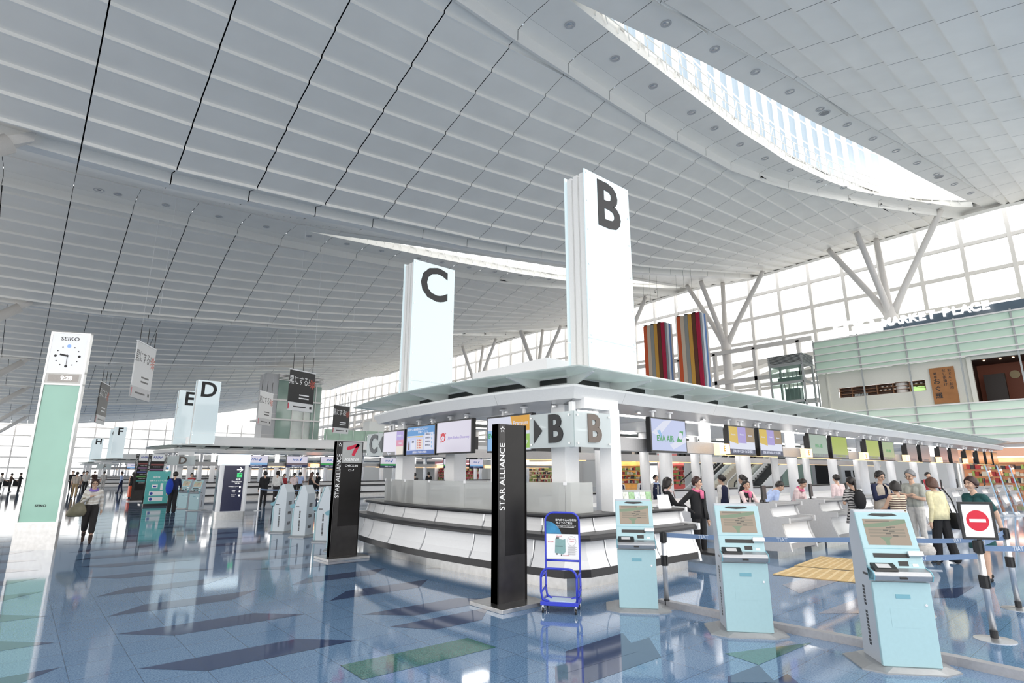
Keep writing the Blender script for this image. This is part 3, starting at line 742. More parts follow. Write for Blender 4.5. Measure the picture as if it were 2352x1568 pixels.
monitor('small monitor at the front corner of the second island next to the letter D', (6.75,41.2,MZ), -PI/2, d_ana(lb), 1.0, .62, group='airline monitors on the second island')
for i, x in enumerate((11.5,13.4,16)):
    monitor('small blue airline monitor on the third island, %s from the left' % NTH[i], (x,90.2,MZ), 0, d_ana(lb), 1.5, .78, group='airline monitors on the third island')
# ------------------------------------------------------------------ counters
cprof = dict(
    plinth=[(.24,0),(.24,.2),(.78,.2),(.78,0)],
    kick=[(-.02,.2),(-.015,.31),(.1,.31),(.1,.2)],
    panel=[(-.01,.31),(.05,.42),(.09,.55),(.11,.70),(.15,.70),(.13,.55),(.09,.42),(.04,.31)],
    ledge=[(-.03,.70),(-.03,.74),(.0,.78),(.40,.79),(.40,.70)],
    upper=[(.29,.79),(.33,.88),(.34,1.0),(.38,1.0),(.37,.88),(.33,.79)],
    top=[(.22,1.0),(.20,1.03),(.23,1.05),(.80,1.05),(.80,1.0)],
    back=[(.66,.2),(.66,1.0),(.78,1.0),(.78,.2)])
def counter(name, label, path, seams, group, loc=(0,0,0), topm=greyd, ends=True, cat='counter', rib=.035):
    t = thing(name, label, cat, loc, 0, group)
    nr = miter(path); L = plen(path)
    MB().sweep(path, nr, cprof['plinth']).build('plinth', steel, t)
    MB().sweep(path, nr, cprof['kick']).build('kick_band', greyd if topm is greyd else greym, t)
    MB().sweep(path, nr, cprof['ledge']).build('lower_ledge', topm, t, bevel=.006)
    MB().sweep(path, nr, cprof['top']).build('worktop', topm, t, bevel=.006)
    MB().sweep(path, nr, cprof['back']).build('back_panel', cwhite, t)
    cuts = [0] + list(seams) + [L]
    for a, b in zip(cuts, cuts[1:]):
        p, n = sub(path, nr, a+rib/2, b-rib/2)
        MB().sweep(p, n, cprof['panel']).build('front_panel', cwhite, t)
        MB().sweep(p, n, cprof['upper']).build('upper_panel', cwhite, t)
    for a in seams:
        rb = MB(); p, n = sub(path, nr, a-rib*.32, a+rib*.32)
        rb.sweep(p, n, [(d-.012,z) for d,z in cprof['panel']]); rb.sweep(p, n, [(d-.012,z) for d,z in cprof['upper']]); rb.build('steel_rib', alu, t)
    if ends:
        prof = [(-.05,.16),(-.02,.31),(.06,.5),(.09,.68),(-.06,.69),(-.06,.80),(.26,.81),(.31,.98),(.18,.99),(.18,1.07),(.82,1.07),(.82,.12)]
        for a, b in ((-.012,.05),(L-.05,L+.012)):
            p, n = sub(path, nr, a, b)
            MB().sweep(p, n, prof).build('end_panel', greyl if topm is not greyd else cwhite, t)
    return t
bp = [(6.75,13.3)] + bow(6.0,13.0,6.25,5.78,12)[::-1]
bp = [(x,y) for x,y in bp]
# run from the far end, round the corner and along the right side; inward is on the left-hand side, so walk it reversed
path = [(9.45,5.86),(7.2,5.86),(6.55,5.86)] + bow(6.05,12.9,6.2,5.8,14)
counter('check_in_counter', 'bowed white service counter with charcoal ledges at the front of the near island', path, [1.15,2.45,3.9,5.2,6.6,7.9,9.0,9.7], None)
gs = thing('counter_screen', 'row of frosted glass panels standing on the bowed white counter', 'screen', (0,0,1.05))
gp = [(7.25,6.38),(6.72,6.38)] + bow(6.55,12.3,6.62,6.3,10)
nr = miter(gp); L = plen(gp)
cu = [0,.62,1.7,2.9,4.1,5.2,6.05,L]
cl = MB()
for i, (a, b) in enumerate(zip(cu, cu[1:])):
    p, n = sub(gp, nr, a+.004, b-.004)
    MB().sweep(p, n, [(0,.0),(0,.48),(.012,.48),(.012,.0)]).build('frosted_panel', frost, gs)
    p, n = sub(gp, nr, max(0,b-.03), min(L,b+.03)) if b < L else sub(gp, nr, L-.05, L)
    cl.sweep(p, n, [(-.008,.44),(-.008,.49),(.02,.49),(.02,.44)])
cl.build('clips', cwhite, gs)
def desk_monitor(label, x, y, rz, group, z=1.05):
    t = thing('desk_monitor', label, 'monitor', (x,y,z), rz, group)
    MB().box(-.19,.19,-.02,.02,.06,.36).build('display', black, t, bevel=.006)
    MB().box(-.10,.10,-.07,.07,0,.012).box(-.03,.03,.0,.03,.01,.1).build('stand', black, t)
    return t
for i, (x, y) in enumerate(((6.78,11.5),(6.7,10.7),(6.68,9.6),(6.7,8.4),(6.78,7.4))):
    desk_monitor('dark desk monitor blurred behind the frosted panels, %s from the left' % NTH[i], x, y, -PI/2+.2, 'monitors behind the frosted panels')
# right side desks along the queueing area
dk = counter('check_in_desk', 'x', [(1.25,0),(0,0)], [], 'check-in desks along the right side', (11.8,5.3,0), greym)
dk['label'] = 'white and grey check-in desk behind the middle kiosk'
for x, l in ((14.25,'white and grey check-in desk left of the woman with the black backpack'),(16.6,'white and grey check-in desk behind the man in the beige cardigan'),(18.9,'white and grey check-in desk behind the woman in the striped top'),
             (21.3,'white and grey check-in desk just behind the grey haired man'),(23.7,'white and grey check-in desk behind the cream jacket'),
             (26.1,'white and grey check-in desk left of the person in the green dress'),(28.5,'white and grey check-in desk right of the person in the green dress'),(31.0,'white and grey check-in desk far along the row, third from the far end'),(33.5,'white and grey check-in desk far along the row, second from the far end'),(36.0,'white and grey check-in desk at the far end of the row')):
    dup(dk, (x,5.3,0), 0, l)
for i, x in enumerate((12.4,14.85,17.2,19.5,21.9,24.3,26.7,29.1,31.6,34.1)):
    desk_monitor('black desk monitor on the right side desks, %s from the near end' % NTH[i], x, 6.0, .25, 'monitors on the right side desks', 1.05)
# low white conveyor housing inside the island, and belts between the desks
cv = MB().box(10.3,40,8.5,10.6,0,.78).box(10.3,40,8.9,10.2,.78,.9)
tag(cv.build('conveyor_housing', cwhite), 'long low white conveyor housing inside the near island', 'conveyor')
for i, x in enumerate((10.2,13.35)):
    t = thing('baggage_belt', 'dark baggage belt on a steel frame beside the check-in desks, %s one' % ('nearer','farther')[i], 'conveyor', (x,5.55,0), 0, 'baggage belts')
    MB().box(0,.6,0,2.0,.16,.2).build('belt', greyd, t); MB().box(-.06,.66,-.06,2.0,0,.16).build('frame', steel, t)
# side counters of the other islands (white fronts)
for i, ((dx, dy), n) in enumerate(zip(ISL[1:], ('second','third','farthest'))):
    p = [(34,5.86),(7.2,5.86),(6.55,5.86)] + bow(6.05,12.9,6.2,5.8,8) + [(6.75,13.35)]
    counter('check_in_counter', 'long white counter under the canopy of the %s check-in island' % n, p, [3*k for k in range(1,9)] + [28.5,30.5,32.5], None, (dx,dy,0))
p = [(7.6,13.0),(40,13.0)]
counter('check_in_counter', 'white counter along the far side of the near island', p, [3*k for k in range(1,11)], None, (0,0,0))
# ------------------------------------------------------------------ self check-in kiosks (front faces local -Y)
def screen_pic(b, o, r, u, w, h):
    """kiosk screen picture: warm grey page with a pale green swoosh and rows of bars; slots 0 bg,1 green,2 bar,3 dark"""
    o, r, u = Vector(o), Vector(r), Vector(u); n = r.cross(u)
    def P(pts, m, e): b.add([o + r*(x*w) + u*(z*h) + n*e for x,z in pts], [tuple(range(len(pts)))], m)
    P([(0,0),(1,0),(1,1),(0,1)], 0, 0)
    top = [(i/10, .80+.22*(i/10)**1.5) for i in range(11)]; bot = [(i/10, .66+.2*(i/10)**2) for i in range(11)]
    for (a,b_),(c,d) in zip(zip(top,bot), list(zip(top,bot))[1:]): P([b_,d,(c[0],min(c[1],1)),(a[0],min(a[1],1))], 1, .0006)
    P([(.30,.30),(.60,.30),(.52,.20),(.50,0),(.42,0),(.40,.16)], 1, .0006)
    for z in (.55,.43,.31): P([(.08,z),(.92,z),(.92,z+.07),(.08,z+.07)], 2, .0012)
    for x,z in ((.5,.64),(.6,.66),(.42,.53),(.56,.5),(.46,.41),(.62,.33)): P([(x,z),(x+.12,z),(x+.12,z+.05),(x,z+.05)], 3, .0018)
    for z in (.95,.90): P([(.06,z),(.62,z),(.62,z+.022),(.06,z+.022)], 3, .0018)
kb0 = scr('kiosk_page','a89a8a',.36); kb1 = scr('kiosk_swoosh','83967f',.36); kb2 = scr('kiosk_bar','948c7e',.36); kb3 = scr('kiosk_text','6b6760',.36)
def kiosk(label, loc, rz, group, body=None, front=None):
    t = thing('check_in_kiosk', label, 'kiosk', loc, rz, group)
    body = body or kgrey; front = front or cyan
    w = .230
    # body silhouette in the Y-Z plane
    side = [(-.20,.04),(-.205,.76),(-.03,1.30),(-.0,1.345),(.06,1.345),(.16,1.12),(.17,.04)]
    b = MB(); b.prism([(-w,y,z) for y,z in side], (2*w,0,0)); bd = b.build('body', body, t, bevel=.01)
    for sx in (-1, 1):
        for z0, z1 in ((.16,.46),(.5,.68)):
            k = int((z1-z0)/.03); v = MB()
            for i in range(k): v.box(sx*w-.002, sx*w+.002, -.04, .0, z0+i*.03, z0+i*.03+.022)
            v.build('vent_grille', greyd, bd)
        MB().box(sx*w-.002, sx*w+.002, -.15, -.05, .775, .795).build('side_slot', greyd, bd)
    for z0 in (.22,.5,.78):
        v = MB()
        for i in range(3): v.box(-.06,.1,.168,.173,z0+i*.03,z0+i*.03+.02)
        v.build('vent_grille', greyd, bd)
    # lower door
    d = MB(); d.box(-w-.008, w+.008, -.235, -.195, .045, .735); fd = d.build('front_door', front, t, bevel=.006)
    hd = MB(); hd.box(-.06,.06,-.239,-.234,.60,.635).build('door_recess', cyand, fd)
    MB().tube([(w-.05,-.236,.55),(w-.05,-.241,.55)], .012, 10).build('lock', chrome, fd)
    pl = MB().box(-.12,.12,-.2365,-.2345,.36,.52); pl.build('service_plate', cyan, fd)
    # console ledge
    c = MB(); c.prism([(-w-.012,y,z) for y,z in ((-.19,.745),(-.285,.755),(-.305,.80),(-.28,.83),(-.17,.86))], (2*w+.024,0,0)); cs = c.build('console', mat('console_silver', (.42,.43,.45), .35, .7, noise=.04), t, bevel=.008)
    cc = MB()
    for sx in (-1,1): cc.prism([(sx*(w+.012)-.008*(sx>0)-0*(sx<0),y,z) for y,z in ((-.19,.743),(-.288,.752),(-.309,.80),(-.283,.834),(-.17,.864))], (.010,0,0))
    cc.build('console_cheeks', cyand, cs)
    r = MB(); r.prism([(-w+.01,y,z) for y,z in ((-.29,.832),(-.275,.85),(-.17,.90),(-.15,.885),(-.16,.855))], (.20,0,0)); r.build('passport_reader', black, cs, bevel=.006)
    MB().add([(-w+.05,-.262,.8585),(-w+.16,-.262,.8585),(-w+.16,-.205,.8855),(-w+.05,-.205,.8855)], [(0,1,2,3)]).build('reader_window', greyl, cs)
    MB().box(-.03,.03,-.307,-.29,.772,.785).build('console_slot', black, cs)
    # sloping fascia: from (-.215,.78) to (-.03,1.33)
    p0 = Vector((0,-.222,.745)); p1 = Vector((0,-.040,1.325)); u = (p1-p0).normalized(); n = Vector((1,0,0)).cross(u)
    def slab(x0, x1, a0, a1, e0, e1):
        q = MB(); q.prism([p0 + Vector((x,0,0)) + u*a + n*e0 for x,a in ((x0,a0),(x1,a0),(x1,a1),(x0,a1))], n*(e1-e0)); return q
    slab(-w-.008,w+.008,.05,.605,-.02,.012).build('sloped_fascia', front, t, bevel=.008)
    sf = [c_ for c_ in t.children if c_.name.startswith('sloped_fascia')][0]
    slab(-w-.009,w+.009,.272,.276,.011,.0128).build('fascia_seam', cyand, sf)
    slab(-w+.06,w-.10,.195,.232,.0125,.016).build('printer_slot', black, sf)
    slab(w-.115,w+.012,.205,.25,.012,.05).build('scanner', alu, sf, bevel=.006)
    slab(w-.205,w-.125,.125,.165,.0125,.016).build('card_slot', black, sf)
    slab(w-.09,w-.045,.12,.145,.0125,.0145).build('white_label', cwhite, sf)
    lp = slab(w-.115,w-.055,.15,.185,.0125,.0135); lp.build('keypad_plate', cyan, sf)
    for x,a in ((-.1,.172),(.05,.176),(-.02,.254)): pass
    s = MB(); o = p0 + Vector((-w+.045,0,0)) + u*.305 + n*.0135
    screen_pic(s, o, (1,0,0), u, 2*w-.09, .235); s.build('touch_screen', [kb0,kb1,kb2,kb3], sf)
    lipm = MB(); 
    lipm.add([p0+Vector((x,0,0))+u*.575+n*.014+u*dz for x,dz in ((-.13,0),(0,-.012),(.13,0),(.09,.018),(-.09,.018))], [(0,1,2,3,4)]); lipm.build('camera_strip', black, sf)
    # floor plate
    bp_ = MB(); z = .028
    top = [(-.24,-.30),(.24,-.30),(.40,-.20),(.40,.22),(.24,.30),(-.24,.30),(-.40,.22),(-.40,-.20)]
    oo = [(x*1.0,y*1.0) for x,y in top]
    n_ = len(top)
    vs = [(x,y,.0) for x,y in oo] + [(x,y,.012) for x,y in oo] + [(x*.72,y*.86,.045) for x,y in top]
    fs = [tuple(range(n_-1,-1,-1)), tuple(range(2*n_,3*n_))] + [(i,(i+1)%n_,n_+(i+1)%n_,n_+i) for i in range(n_)] + [(n_+i,n_+(i+1)%n_,2*n_+(i+1)%n_,2*n_+i) for i in range(n_)]
    bp_.add(vs, fs); bp_.build('floor_plate', mat('plate_grey', (.36,.37,.38), .38, .5, noise=.05), t)
    return t
KG = 'pale cyan check-in kiosks in front of the queue'
kz = math.radians(-49.5)
def at_front(x0,y0,x1,y1,back=.22):
    m = Vector(((x0+x1)/2,(y0+y1)/2,0)); n = Vector((.76,.65,0)); return m + n*back
k1 = kiosk('pale cyan check-in kiosk nearest the bowed white counter', at_front(5.94,4.84,6.29,4.53), kz, KG)
dup(k1, at_front(5.96,3.41,6.31,3.11), kz, 'pale cyan check-in kiosk in the middle of the foreground row')
dup(k1, at_front(5.98,1.96,6.33,1.66), kz, 'largest pale cyan check-in kiosk, beside the no entry sign on the right')
kw = kiosk('x', (6.05,17.2,0), math.radians(-138), 'white sided kiosks turned away by the second queue', kwhite, cyan)
kw['label'] = 'white sided kiosk turned away, leftmost of the group by the black pillar sign'
for y, l in ((15.75,'white sided kiosk turned away, second from the left of its group'),(14.3,'white sided kiosk turned away, touching the left edge of the airline pillar sign'),(12.6,'white sided kiosk mostly hidden behind the airline pillar sign')):
    dup(kw, (6.05+(.03*(17.2-y) if y > 13 else -.3),y,0), None, l)
for i, (x, y) in enumerate(((6.25,33.0),(6.25,31.0),(6.35,29.2))):
    dup(k1, (x,y,0), kz, 'distant pale cyan kiosk by the man with the blue bag, %s from the left' % NTH[i], 'distant kiosks at the second island')
# ------------------------------------------------------------------ black pillar signs
def star(b, o, size, m=0):
    o = Vector(o)
    for i in range(5):
        a = PI/2 + 2*PI*i/5
        c = o + Vector((math.cos(a),0,math.sin(a)))*size*.62
        t1, t2 = a+.45, a-.45
        b.add([c+Vector((math.cos(a),0,math.sin(a)))*size*.4, c+Vector((math.cos(a+2.2),0,math.sin(a+2.2)))*size*.34, c-Vector((math.cos(a),0,math.sin(a)))*size*.25, c+Vector((math.cos(a-2.2),0,math.sin(a-2.2)))*size*.34], [(0,1,2,3)], m)
brightgrey = mat('sign_grey_face', (.42,.43,.42), .35, noise=.03)
blackm = mat('black_sign_face', (.020,.018,.018), .3, noise=.25, nscale=8)
redlogo = mat('red_emblem', (.62,.02,.06), .4, noise=.03)
def pillar(label, loc, rz, w, h, extra, group='black pillar signs in a line'):
    t = thing('pillar_sign', label, 'sign', loc, rz, group)
    MB().box(-w/2-.15,w/2+.15,-.34,.34,0,.05).build('steel_base', steel, t, bevel=.004)
    MB().box(-w/2,-w/2+.012,-.075,.075,.05,h).box(-w/2,w/2,-.06,.075,.05,h).build('column', blackgl, t)
    MB().box(-w/2+.012,-w/2+.115,-.072,-.06,.05,h).build('left_strip', blackm, t)
    MB().box(w/2-.012,w/2,-.075,.0,.05,h).build('right_edge', blackgl, t)
    L = MB(); L.text('STAR ALLIANCE', .125, (-w/2+.065,-.073,h-.20-.50), (0,0,1), (-1,0,0), bold=.004, ext=.001, sx=.99)
    L.build('lettering', inkw, t); L = MB(); star(L, (-w/2+.065,-.0735,h-.075), .045); L.build('star_emblem', inkw, t)
    s = MB(); s.box(-w/2+.11,w/2-.012,-.0615,-.06,.05,.62); s.box(-w/2+.11,w/2-.012,-.063,-.0612,.617,.623)
    s.build('lower_hatch', blackm, t)
    extra(t, w, h)
    return t
def ex_none(t, w, h): pass
def ex_asiana(t, w, h):
    MB().box(-w/2+.125,w/2-.012,-.066,-.06,h-.44,h-.015).build('logo_plate', brightgrey, t)
    c = MB(); y = -.067
    def stroke(a, b_, wd):
        a, b_ = Vector((a[0],y,a[1])), Vector((b_[0],y,b_[1])); d = (b_-a).normalized(); n = Vector((-d.z,0,d.x))*wd/2
        c.add([a+n,b_+n,b_-n,a-n], [(0,1,2,3)]); c.add([b_+d.normalized()*0+n*math.cos(k*PI/6)+d*wd/2*math.sin(k*PI/6) for k in range(7)], [tuple(range(7))]); c.add([a+n*math.cos(k*PI/6)-d*wd/2*math.sin(k*PI/6) for k in range(7)], [tuple(range(7))])
    cx = .06; top = h-.075
    stroke((cx-.10,top-.07),(cx+.115,top),.07); stroke((cx+.115,top),(cx+.02,top-.19),.07)
    c.build('red_emblem', redlogo, t)
    L = MB(); L.text('ASIANA', .095, (.055,-.068,h-.375), bold=.018, ext=.001); L.text('CHECK-IN', .062, (.055,-.063,h-.50), ext=.001, bold=.01); L.text('C1-7', .062, (.055,-.063,h-.59), ext=.001, bold=.012); L.build('airline_lettering', inkw, t)
pillar('tall black pillar sign on a steel base, nearest, overlapping the bowed counter', (5.14,6.03,0), 0, .50, 2.34, ex_none)
pillar('black pillar sign with a grey plate, red arrow emblem and check-in lettering', (5.22,11.35,0), 0, .58, 2.32, ex_asiana)
bluelogo = mat('blue_emblem', (.03,.06,.35), .4, noise=.03)
strips = [mat('sign_strip_%s'%n, c, .4, noise=.03) for n, c in (('red',(.25,.06,.06)),('plum',(.2,.1,.2)),('blue',(.1,.1,.3)),('green',(.1,.32,.08)),('teal',(.06,.3,.3)))]
def ex_ana(t, w, h):
    MB().box(-w/2+.14,w/2-.01,-.066,-.06,h-.40,h-.02).build('logo_plate', cwhite, t)
    L = MB(); L.text('ANA', .17, (.0,-.068,h-.20), bold=.02, ext=.001); L.add([(.16,-.068,h-.26),(.2,-.068,h-.26),(.27,-.068,h-.14),(.23,-.068,h-.14)], [(0,1,2,3)]); L.build('blue_emblem', bluelogo, t)
    for i, m in enumerate(strips): MB().box(-w/2+.14,w/2-.01,-.065,-.06,h-.62-.25*i,h-.54-.25*i).build('coloured_strip', m, t)
    L = MB()
    for i in range(5): L.text('CHECK IN D %d'%(i+1), .06, (.06,-.066,h-.70-.25*i), ext=.001)
    L.build('strip_lettering', inkw, t)
pillar('distant black pillar sign with blue emblem and coloured strips, beside the orange suitcase', (5.65,40.6,0), 0, .80, 2.75, ex_ana)
pillar('distant black pillar sign behind the teal poster stand', (5.62,36.2,0), 0, .75, 2.65, ex_ana)
# teal poster stand
teal = mat('teal_poster', (.10,.46,.44), .4, noise=.04)
t = thing('poster_stand', 'teal poster stand with white lettering in front of a black pillar sign', 'sign', (5.55,34.4,0))
MB().box(-.52,.52,-.03,.03,.12,1.72).build('poster_board', teal, t)
MB().box(-.54,.54,-.14,.14,0,.12).build('foot', greyd, t)
L = MB(); L.text('国際線', .11, (-.1,-.032,1.42), bold=.01, ext=.001); L.text('自動チェックイン機', .085, (0,-.032,1.25), bold=.01, ext=.001); L.text('ANA', .06, (.32,-.032,1.65), bold=.01, ext=.001)
L.box(-.26,.0,-.034,-.031,.88,1.06); L.box(-.34,.28,-.034,-.031,.52,.72); L.box(-.34,.28,-.034,-.031,.24,.44); L.box(.12,.24,-.034,-.031,.78,1.12); L.build('white_print', inkw, t)
B_ = MB(); B_.box(-.20,-.06,-.036,-.034,.93,1.0); B_.lathe([(.06,0),(.06,.001)], (0,0,0), 12)
L = MB(); 
for z in (.62,.34): L.add([(-.24+.07*math.cos(2*PI*i/12),-.0355,z+.07*math.sin(2*PI*i/12)) for i in range(12)], [tuple(range(12))])
L.box(-.20,-.06,-.036,-.034,.93,1.0); L.build('blue_pictograms', bluelogo, t)
# ------------------------------------------------------------------ baggage size checker on castors
def size_checker():
    t = thing('baggage_size_checker', 'blue tubular carry-on size checker with instruction board, beside the black pillar sign', 'luggage gauge', (5.43,5.36,0), math.radians(-55))
    w = .225; r = .014
    fr = MB()
    def arc(c, r_, a0, a1, y, n=6): return [(c[0]+r_*math.cos(a0+(a1-a0)*i/n), y, c[1]+r_*math.sin(a0+(a1-a0)*i/n)) for i in range(n+1)]
    yb = .17; yf = -.17
    fr.tube([(-w+.10,yb-.16,.135),(-w+.02,yb-.03,.15),(-w,yb,.22)] + [(-w,yb,1.06)] + arc((-w+.11,1.06),.11,PI,PI/2,yb) + arc((w-.11,1.06),.11,PI/2,0,yb) + [(w,yb,1.06),(w,yb,.22),(w-.02,yb-.03,.15),(w-.10,yb-.16,.135)], r, 8)
    fr.tube([(-w,yb,.57),(w,yb,.57)], r*.9, 8)
    fr.build('back_frame', bluep, t, smooth=True)
    hp = MB(); hp.tube([(-w+.1,yf+.02,.135),(-w+.02,yf,.16),(-w,yf,.25),(-w,yf,.42)] + arc((-w+.10,.42),.10,PI,PI/2,yf) + arc((w-.10,.42),.10,PI/2,0,yf) + [(w,yf,.42),(w,yf,.14)], r, 8)
    for s in (-1,1):
        for z in (.24,.42): hp.tube([(s*w,yf,z-.01),(s*w,yb,z+.02)], r*.8, 8)
    hp.build('front_hoop', bluep, t, smooth=True)
    MB().box(-w-.01,w+.01,yf-.01,yb,.09,.135).build('base_tray', bluep, t, bevel=.004)
    MB().box(-w+.03,w-.03,yf+.02,yb-.1,.135,.140).build('base_label', mat('pale_blue_label', (.55,.68,.78), .4, noise=.05), t)
    b = MB(); b.prism([(-w+.013,yb-.006,.60),(w-.013,yb-.006,.60),(w-.013,yb-.006,1.08),(w-.035,yb-.006,1.125),(w-.075,yb-.006,1.156),(-w+.075,yb-.006,1.156),(-w+.035,yb-.006,1.125),(-w+.013,yb-.006,1.08)], (0,.010,0))
    b.build('instruction_board', cwhite, t)
    f = MB(); y = yb-.0075
    f.add([(-w+.013,y,.90),(w-.013,y,.90),(w-.013,y,1.08),(w-.035,y,1.125),(w-.075,y,1.156),(-w+.075,y,1.156),(-w+.035,y,1.125),(-w+.013,y,1.08)], [(0,1,2,3,4,5,6,7)])
    f.build('black_header', blackgl, t)
    ea = MB(); pts = [(-w+.013,.90)] + [(-w+.013+.21*math.sin(a), .84+.22*math.cos(a)) for a in [i*1.29/10 for i in range(11)]]
    pts = [(x,max(z,.902)) for x,z in pts]
    ea.add([(x,y-.001,z) for x,z in pts], [tuple(range(len(pts)))]); ea.build('planet_picture', mat('planet_blue', (.03,.22,.42), .4, noise=.25, nscale=9), t)
    L = MB(); L.text('機内持ち込み手荷物', .031, (.052,y-.002,1.075), bold=.006, ext=.0006); L.text('サイズのご案内', .031, (.03,y-.002,1.035), bold=.006, ext=.0006); L.text('Is your baggage small enough to carry on?', .0155, (.055,y-.002,1.003), ext=.0006); L.box(-.06,.16,y-.003,y-.002,.982,.989)
    L.build('header_lettering', inkw, t)
    sc = MB(); x0, x1, z0, z1 = -.10,.04,.665,.845
    sc.prism([(x0,y-.001,z0),(x1-.03,y-.001,z0-.015),(x1-.03,y-.001,z1-.015),(x0+.01,y-.001,z1)], (0,-.002,0)); sc.prism([(x1-.03,y-.001,z0-.015),(x1,y-.001,z0+.01),(x1,y-.001,z1-.005),(x1-.03,y-.001,z1-.015)], (0,-.002,0))
    sc.build('suitcase_picture', mat('suitcase_green', (.22,.38,.38), .4, noise=.04), t)
    k = MB(); k.box(x0+.02,x0+.06,y-.004,y-.003,z1+.0,z1+.012); k.box(x0+.005,x1-.035,y-.005,y-.0035,.745,.752); k.box(x0+.02,x0+.035,y-.004,y-.002,z0-.022,z0-.006); k.box(x1-.06,x1-.045,y-.004,y-.002,z0-.035,z0-.018)
    k.build('suitcase_outlines', ink, t)
    rd = MB(); rd.text('55cm以内', .018, (-.155,y-.001,.80), ext=.0005); rd.text('40cm以内', .018, (-.04,y-.001,.872), ext=.0005); rd.text('25cm以内', .018, (.045,y-.001,.635), ext=.0005); rd.text('合計115cm', .016, (.125,y-.001,.84), ext=.0005); rd.text('10kg以内', .016, (.125,y-.001,.815), ext=.0005)
    rd.build('red_print', redlogo, t)
    gp_ = MB()
    for i in range(24):
        a, c = 2*PI*i/24, 2*PI*(i+1)/24; q = lambda aa, rr: (.125+rr*math.cos(aa), y-.001, .815+rr*1.05*math.sin(aa))
        gp_.add([q(a,.055),q(c,.055),q(c,.058),q(a,.058)], [(0,1,2,3)])
    for i in range(9): gp_.box(.07, .17+.02*(i%2), y-.002, y-.001, .645+.013*i, .649+.013*i)
    gp_.build('grey_print', greym, t)
    for sx, sy in ((-1,-1),(1,-1),(-1,1),(1,1)):
        c = MB(); x, yy = sx*(w-.02), (yf+.02 if sy < 0 else yb-.03)
        c.box(x-.012,x+.012,yy-.012,yy+.012,.07,.092); c.tube([(x-.012,yy,.035),(x-.012,yy,.075)], .006, 6); c.tube([(x+.012,yy,.035),(x+.012,yy,.075)], .006, 6)
        o = c.build('castor', chrome, t)
        q = MB(); q.tube([(x-.009,yy,.03),(x+.009,yy,.03)], .03, 14); q.build('wheel', black, o)
size_checker()
# ------------------------------------------------------------------ barrier posts, belts and the no entry sign
belt = mat('belt_webbing', (.13,.21,.36), .6, noise=.06, nscale=90)
def post(label, loc, h=.98):
    t = thing('barrier_post', label, 'barrier post', loc, 0, 'belt barrier posts')
    MB().lathe([(.18,0),(.18,.006),(.06,.016),(.03,.022),(.01,.022)], n=28).build('base_disc', alu, t, smooth=False)
    MB().lathe([(.036,.02),(.036,.09)], n=14).build('collar', black, t)
    MB().lathe([(.032,.09),(.032,h)], n=16).build('tube', alu, t, smooth=True)
    for z in (h-.13, .50):
        k = MB().lathe([(.040,z),(.040,z+.13)], n=12)
        for a in range(4): k.box(.036*math.cos(a*PI/2)-.012,.036*math.cos(a*PI/2)+.012,.036*math.sin(a*PI/2)-.012,.036*math.sin(a*PI/2)+.012,z+.005,z+.125)
        k.build('belt_head', black, t)
    return t
def belt_run(label, p, q, z, words=True):
    p, q = Vector((p[0],p[1],z)), Vector((q[0],q[1],z)); d = (q-p).normalized(); n = Vector((-d.y,d.x,0)); L = (q-p).length
    if n.y > 0: n = -n
    m = MB(); k = 10; pts = [p.lerp(q, i/k) - Vector((0,0,.05*math.sin(PI*i/k)*min(1,L/4))) for i in range(k+1)]
    for a, b in zip(pts, pts[1:]): m.prism([a-Vector((0,0,.028)), b-Vector((0,0,.028)), b+Vector((0,0,.028)), a+Vector((0,0,.028))], n*.003)
    o = m.build('barrier_belt', belt); tag(o, label, 'barrier belt', 'blue barrier belts')
    if words:
        r = d if Vector((0,0,1)).cross(n).dot(d) > 0 else -d
        N = max(1, int(L/.9))
        for i in range(N):
            f = (i+.5)/N; c = p.lerp(q, f) - Vector((0,0,.05*math.sin(PI*f)*min(1,L/4)))
            MB().text('TIAT', .062, c + n*.005, r, (0,0,1), bold=.015, ext=.0008).build('white_lettering', mat('faded_lettering', (.5,.56,.66), .5, noise=.05), o)
post('aluminium barrier post carrying the no entry sign', (7.95,1.55,0))
post('aluminium barrier post behind the right side of the no entry sign, at the right edge', (9.9,1.63,0))
post('aluminium barrier post standing right behind the left kiosk', (6.62,4.62,0), .92)
post('aluminium barrier post hidden behind the large right kiosk', (8.6,2.38,0), .92)
belt_run('blue barrier belt between the left and middle kiosks', (6.66,4.62), (8.6,2.4), .88)
belt_run('blue barrier belt from behind the large right kiosk to the no entry post, upper one', (8.6,2.38), (9.87,1.64), .86)
belt_run('blue barrier belt leading right from the no entry post', (7.98,1.54), (9.5,.55), .90)
belt_run('blue barrier belt at waist height left of the no entry post', (7.92,1.57), (6.95,2.35), .82)
belt_run('pale worn barrier belt running back from the no entry post to the right edge', (7.98,1.58), (9.87,1.64), .93)
t = thing('no_entry_sign', 'black framed white sign with a red no entry disc on a barrier post', 'sign', (7.95,1.52,.97), math.radians(-52))
fw_, fh_ = .165, .385
f = MB(); 
f.box(-fw_,fw_,-.012,.012,.02,.045); f.box(-fw_,fw_,-.012,.012,fh_+.0,fh_+.025); f.box(-fw_,-fw_+.025,-.012,.012,.045,fh_); f.box(fw_-.025,fw_,-.012,.012,.045,fh_); f.box(-fw_+.02,fw_-.02,.004,.012,.04,fh_)
f.build('frame', black, t)
MB().box(-fw_+.024,fw_-.024,-.004,.003,.044,fh_+.001).build('white_sheet', inkw, t)
c = MB(); cz = .215
c.add([(.108*math.cos(2*PI*i/40),-.0055,cz+.108*math.sin(2*PI*i/40)) for i in range(40)], [tuple(range(40))]); c.build('red_disc', mat('signal_red', (.62,.01,.035), .45, noise=.02), t)
MB().box(-.078,.078,-.008,-.006,cz-.017,cz+.017).build('white_bar', inkw, t)
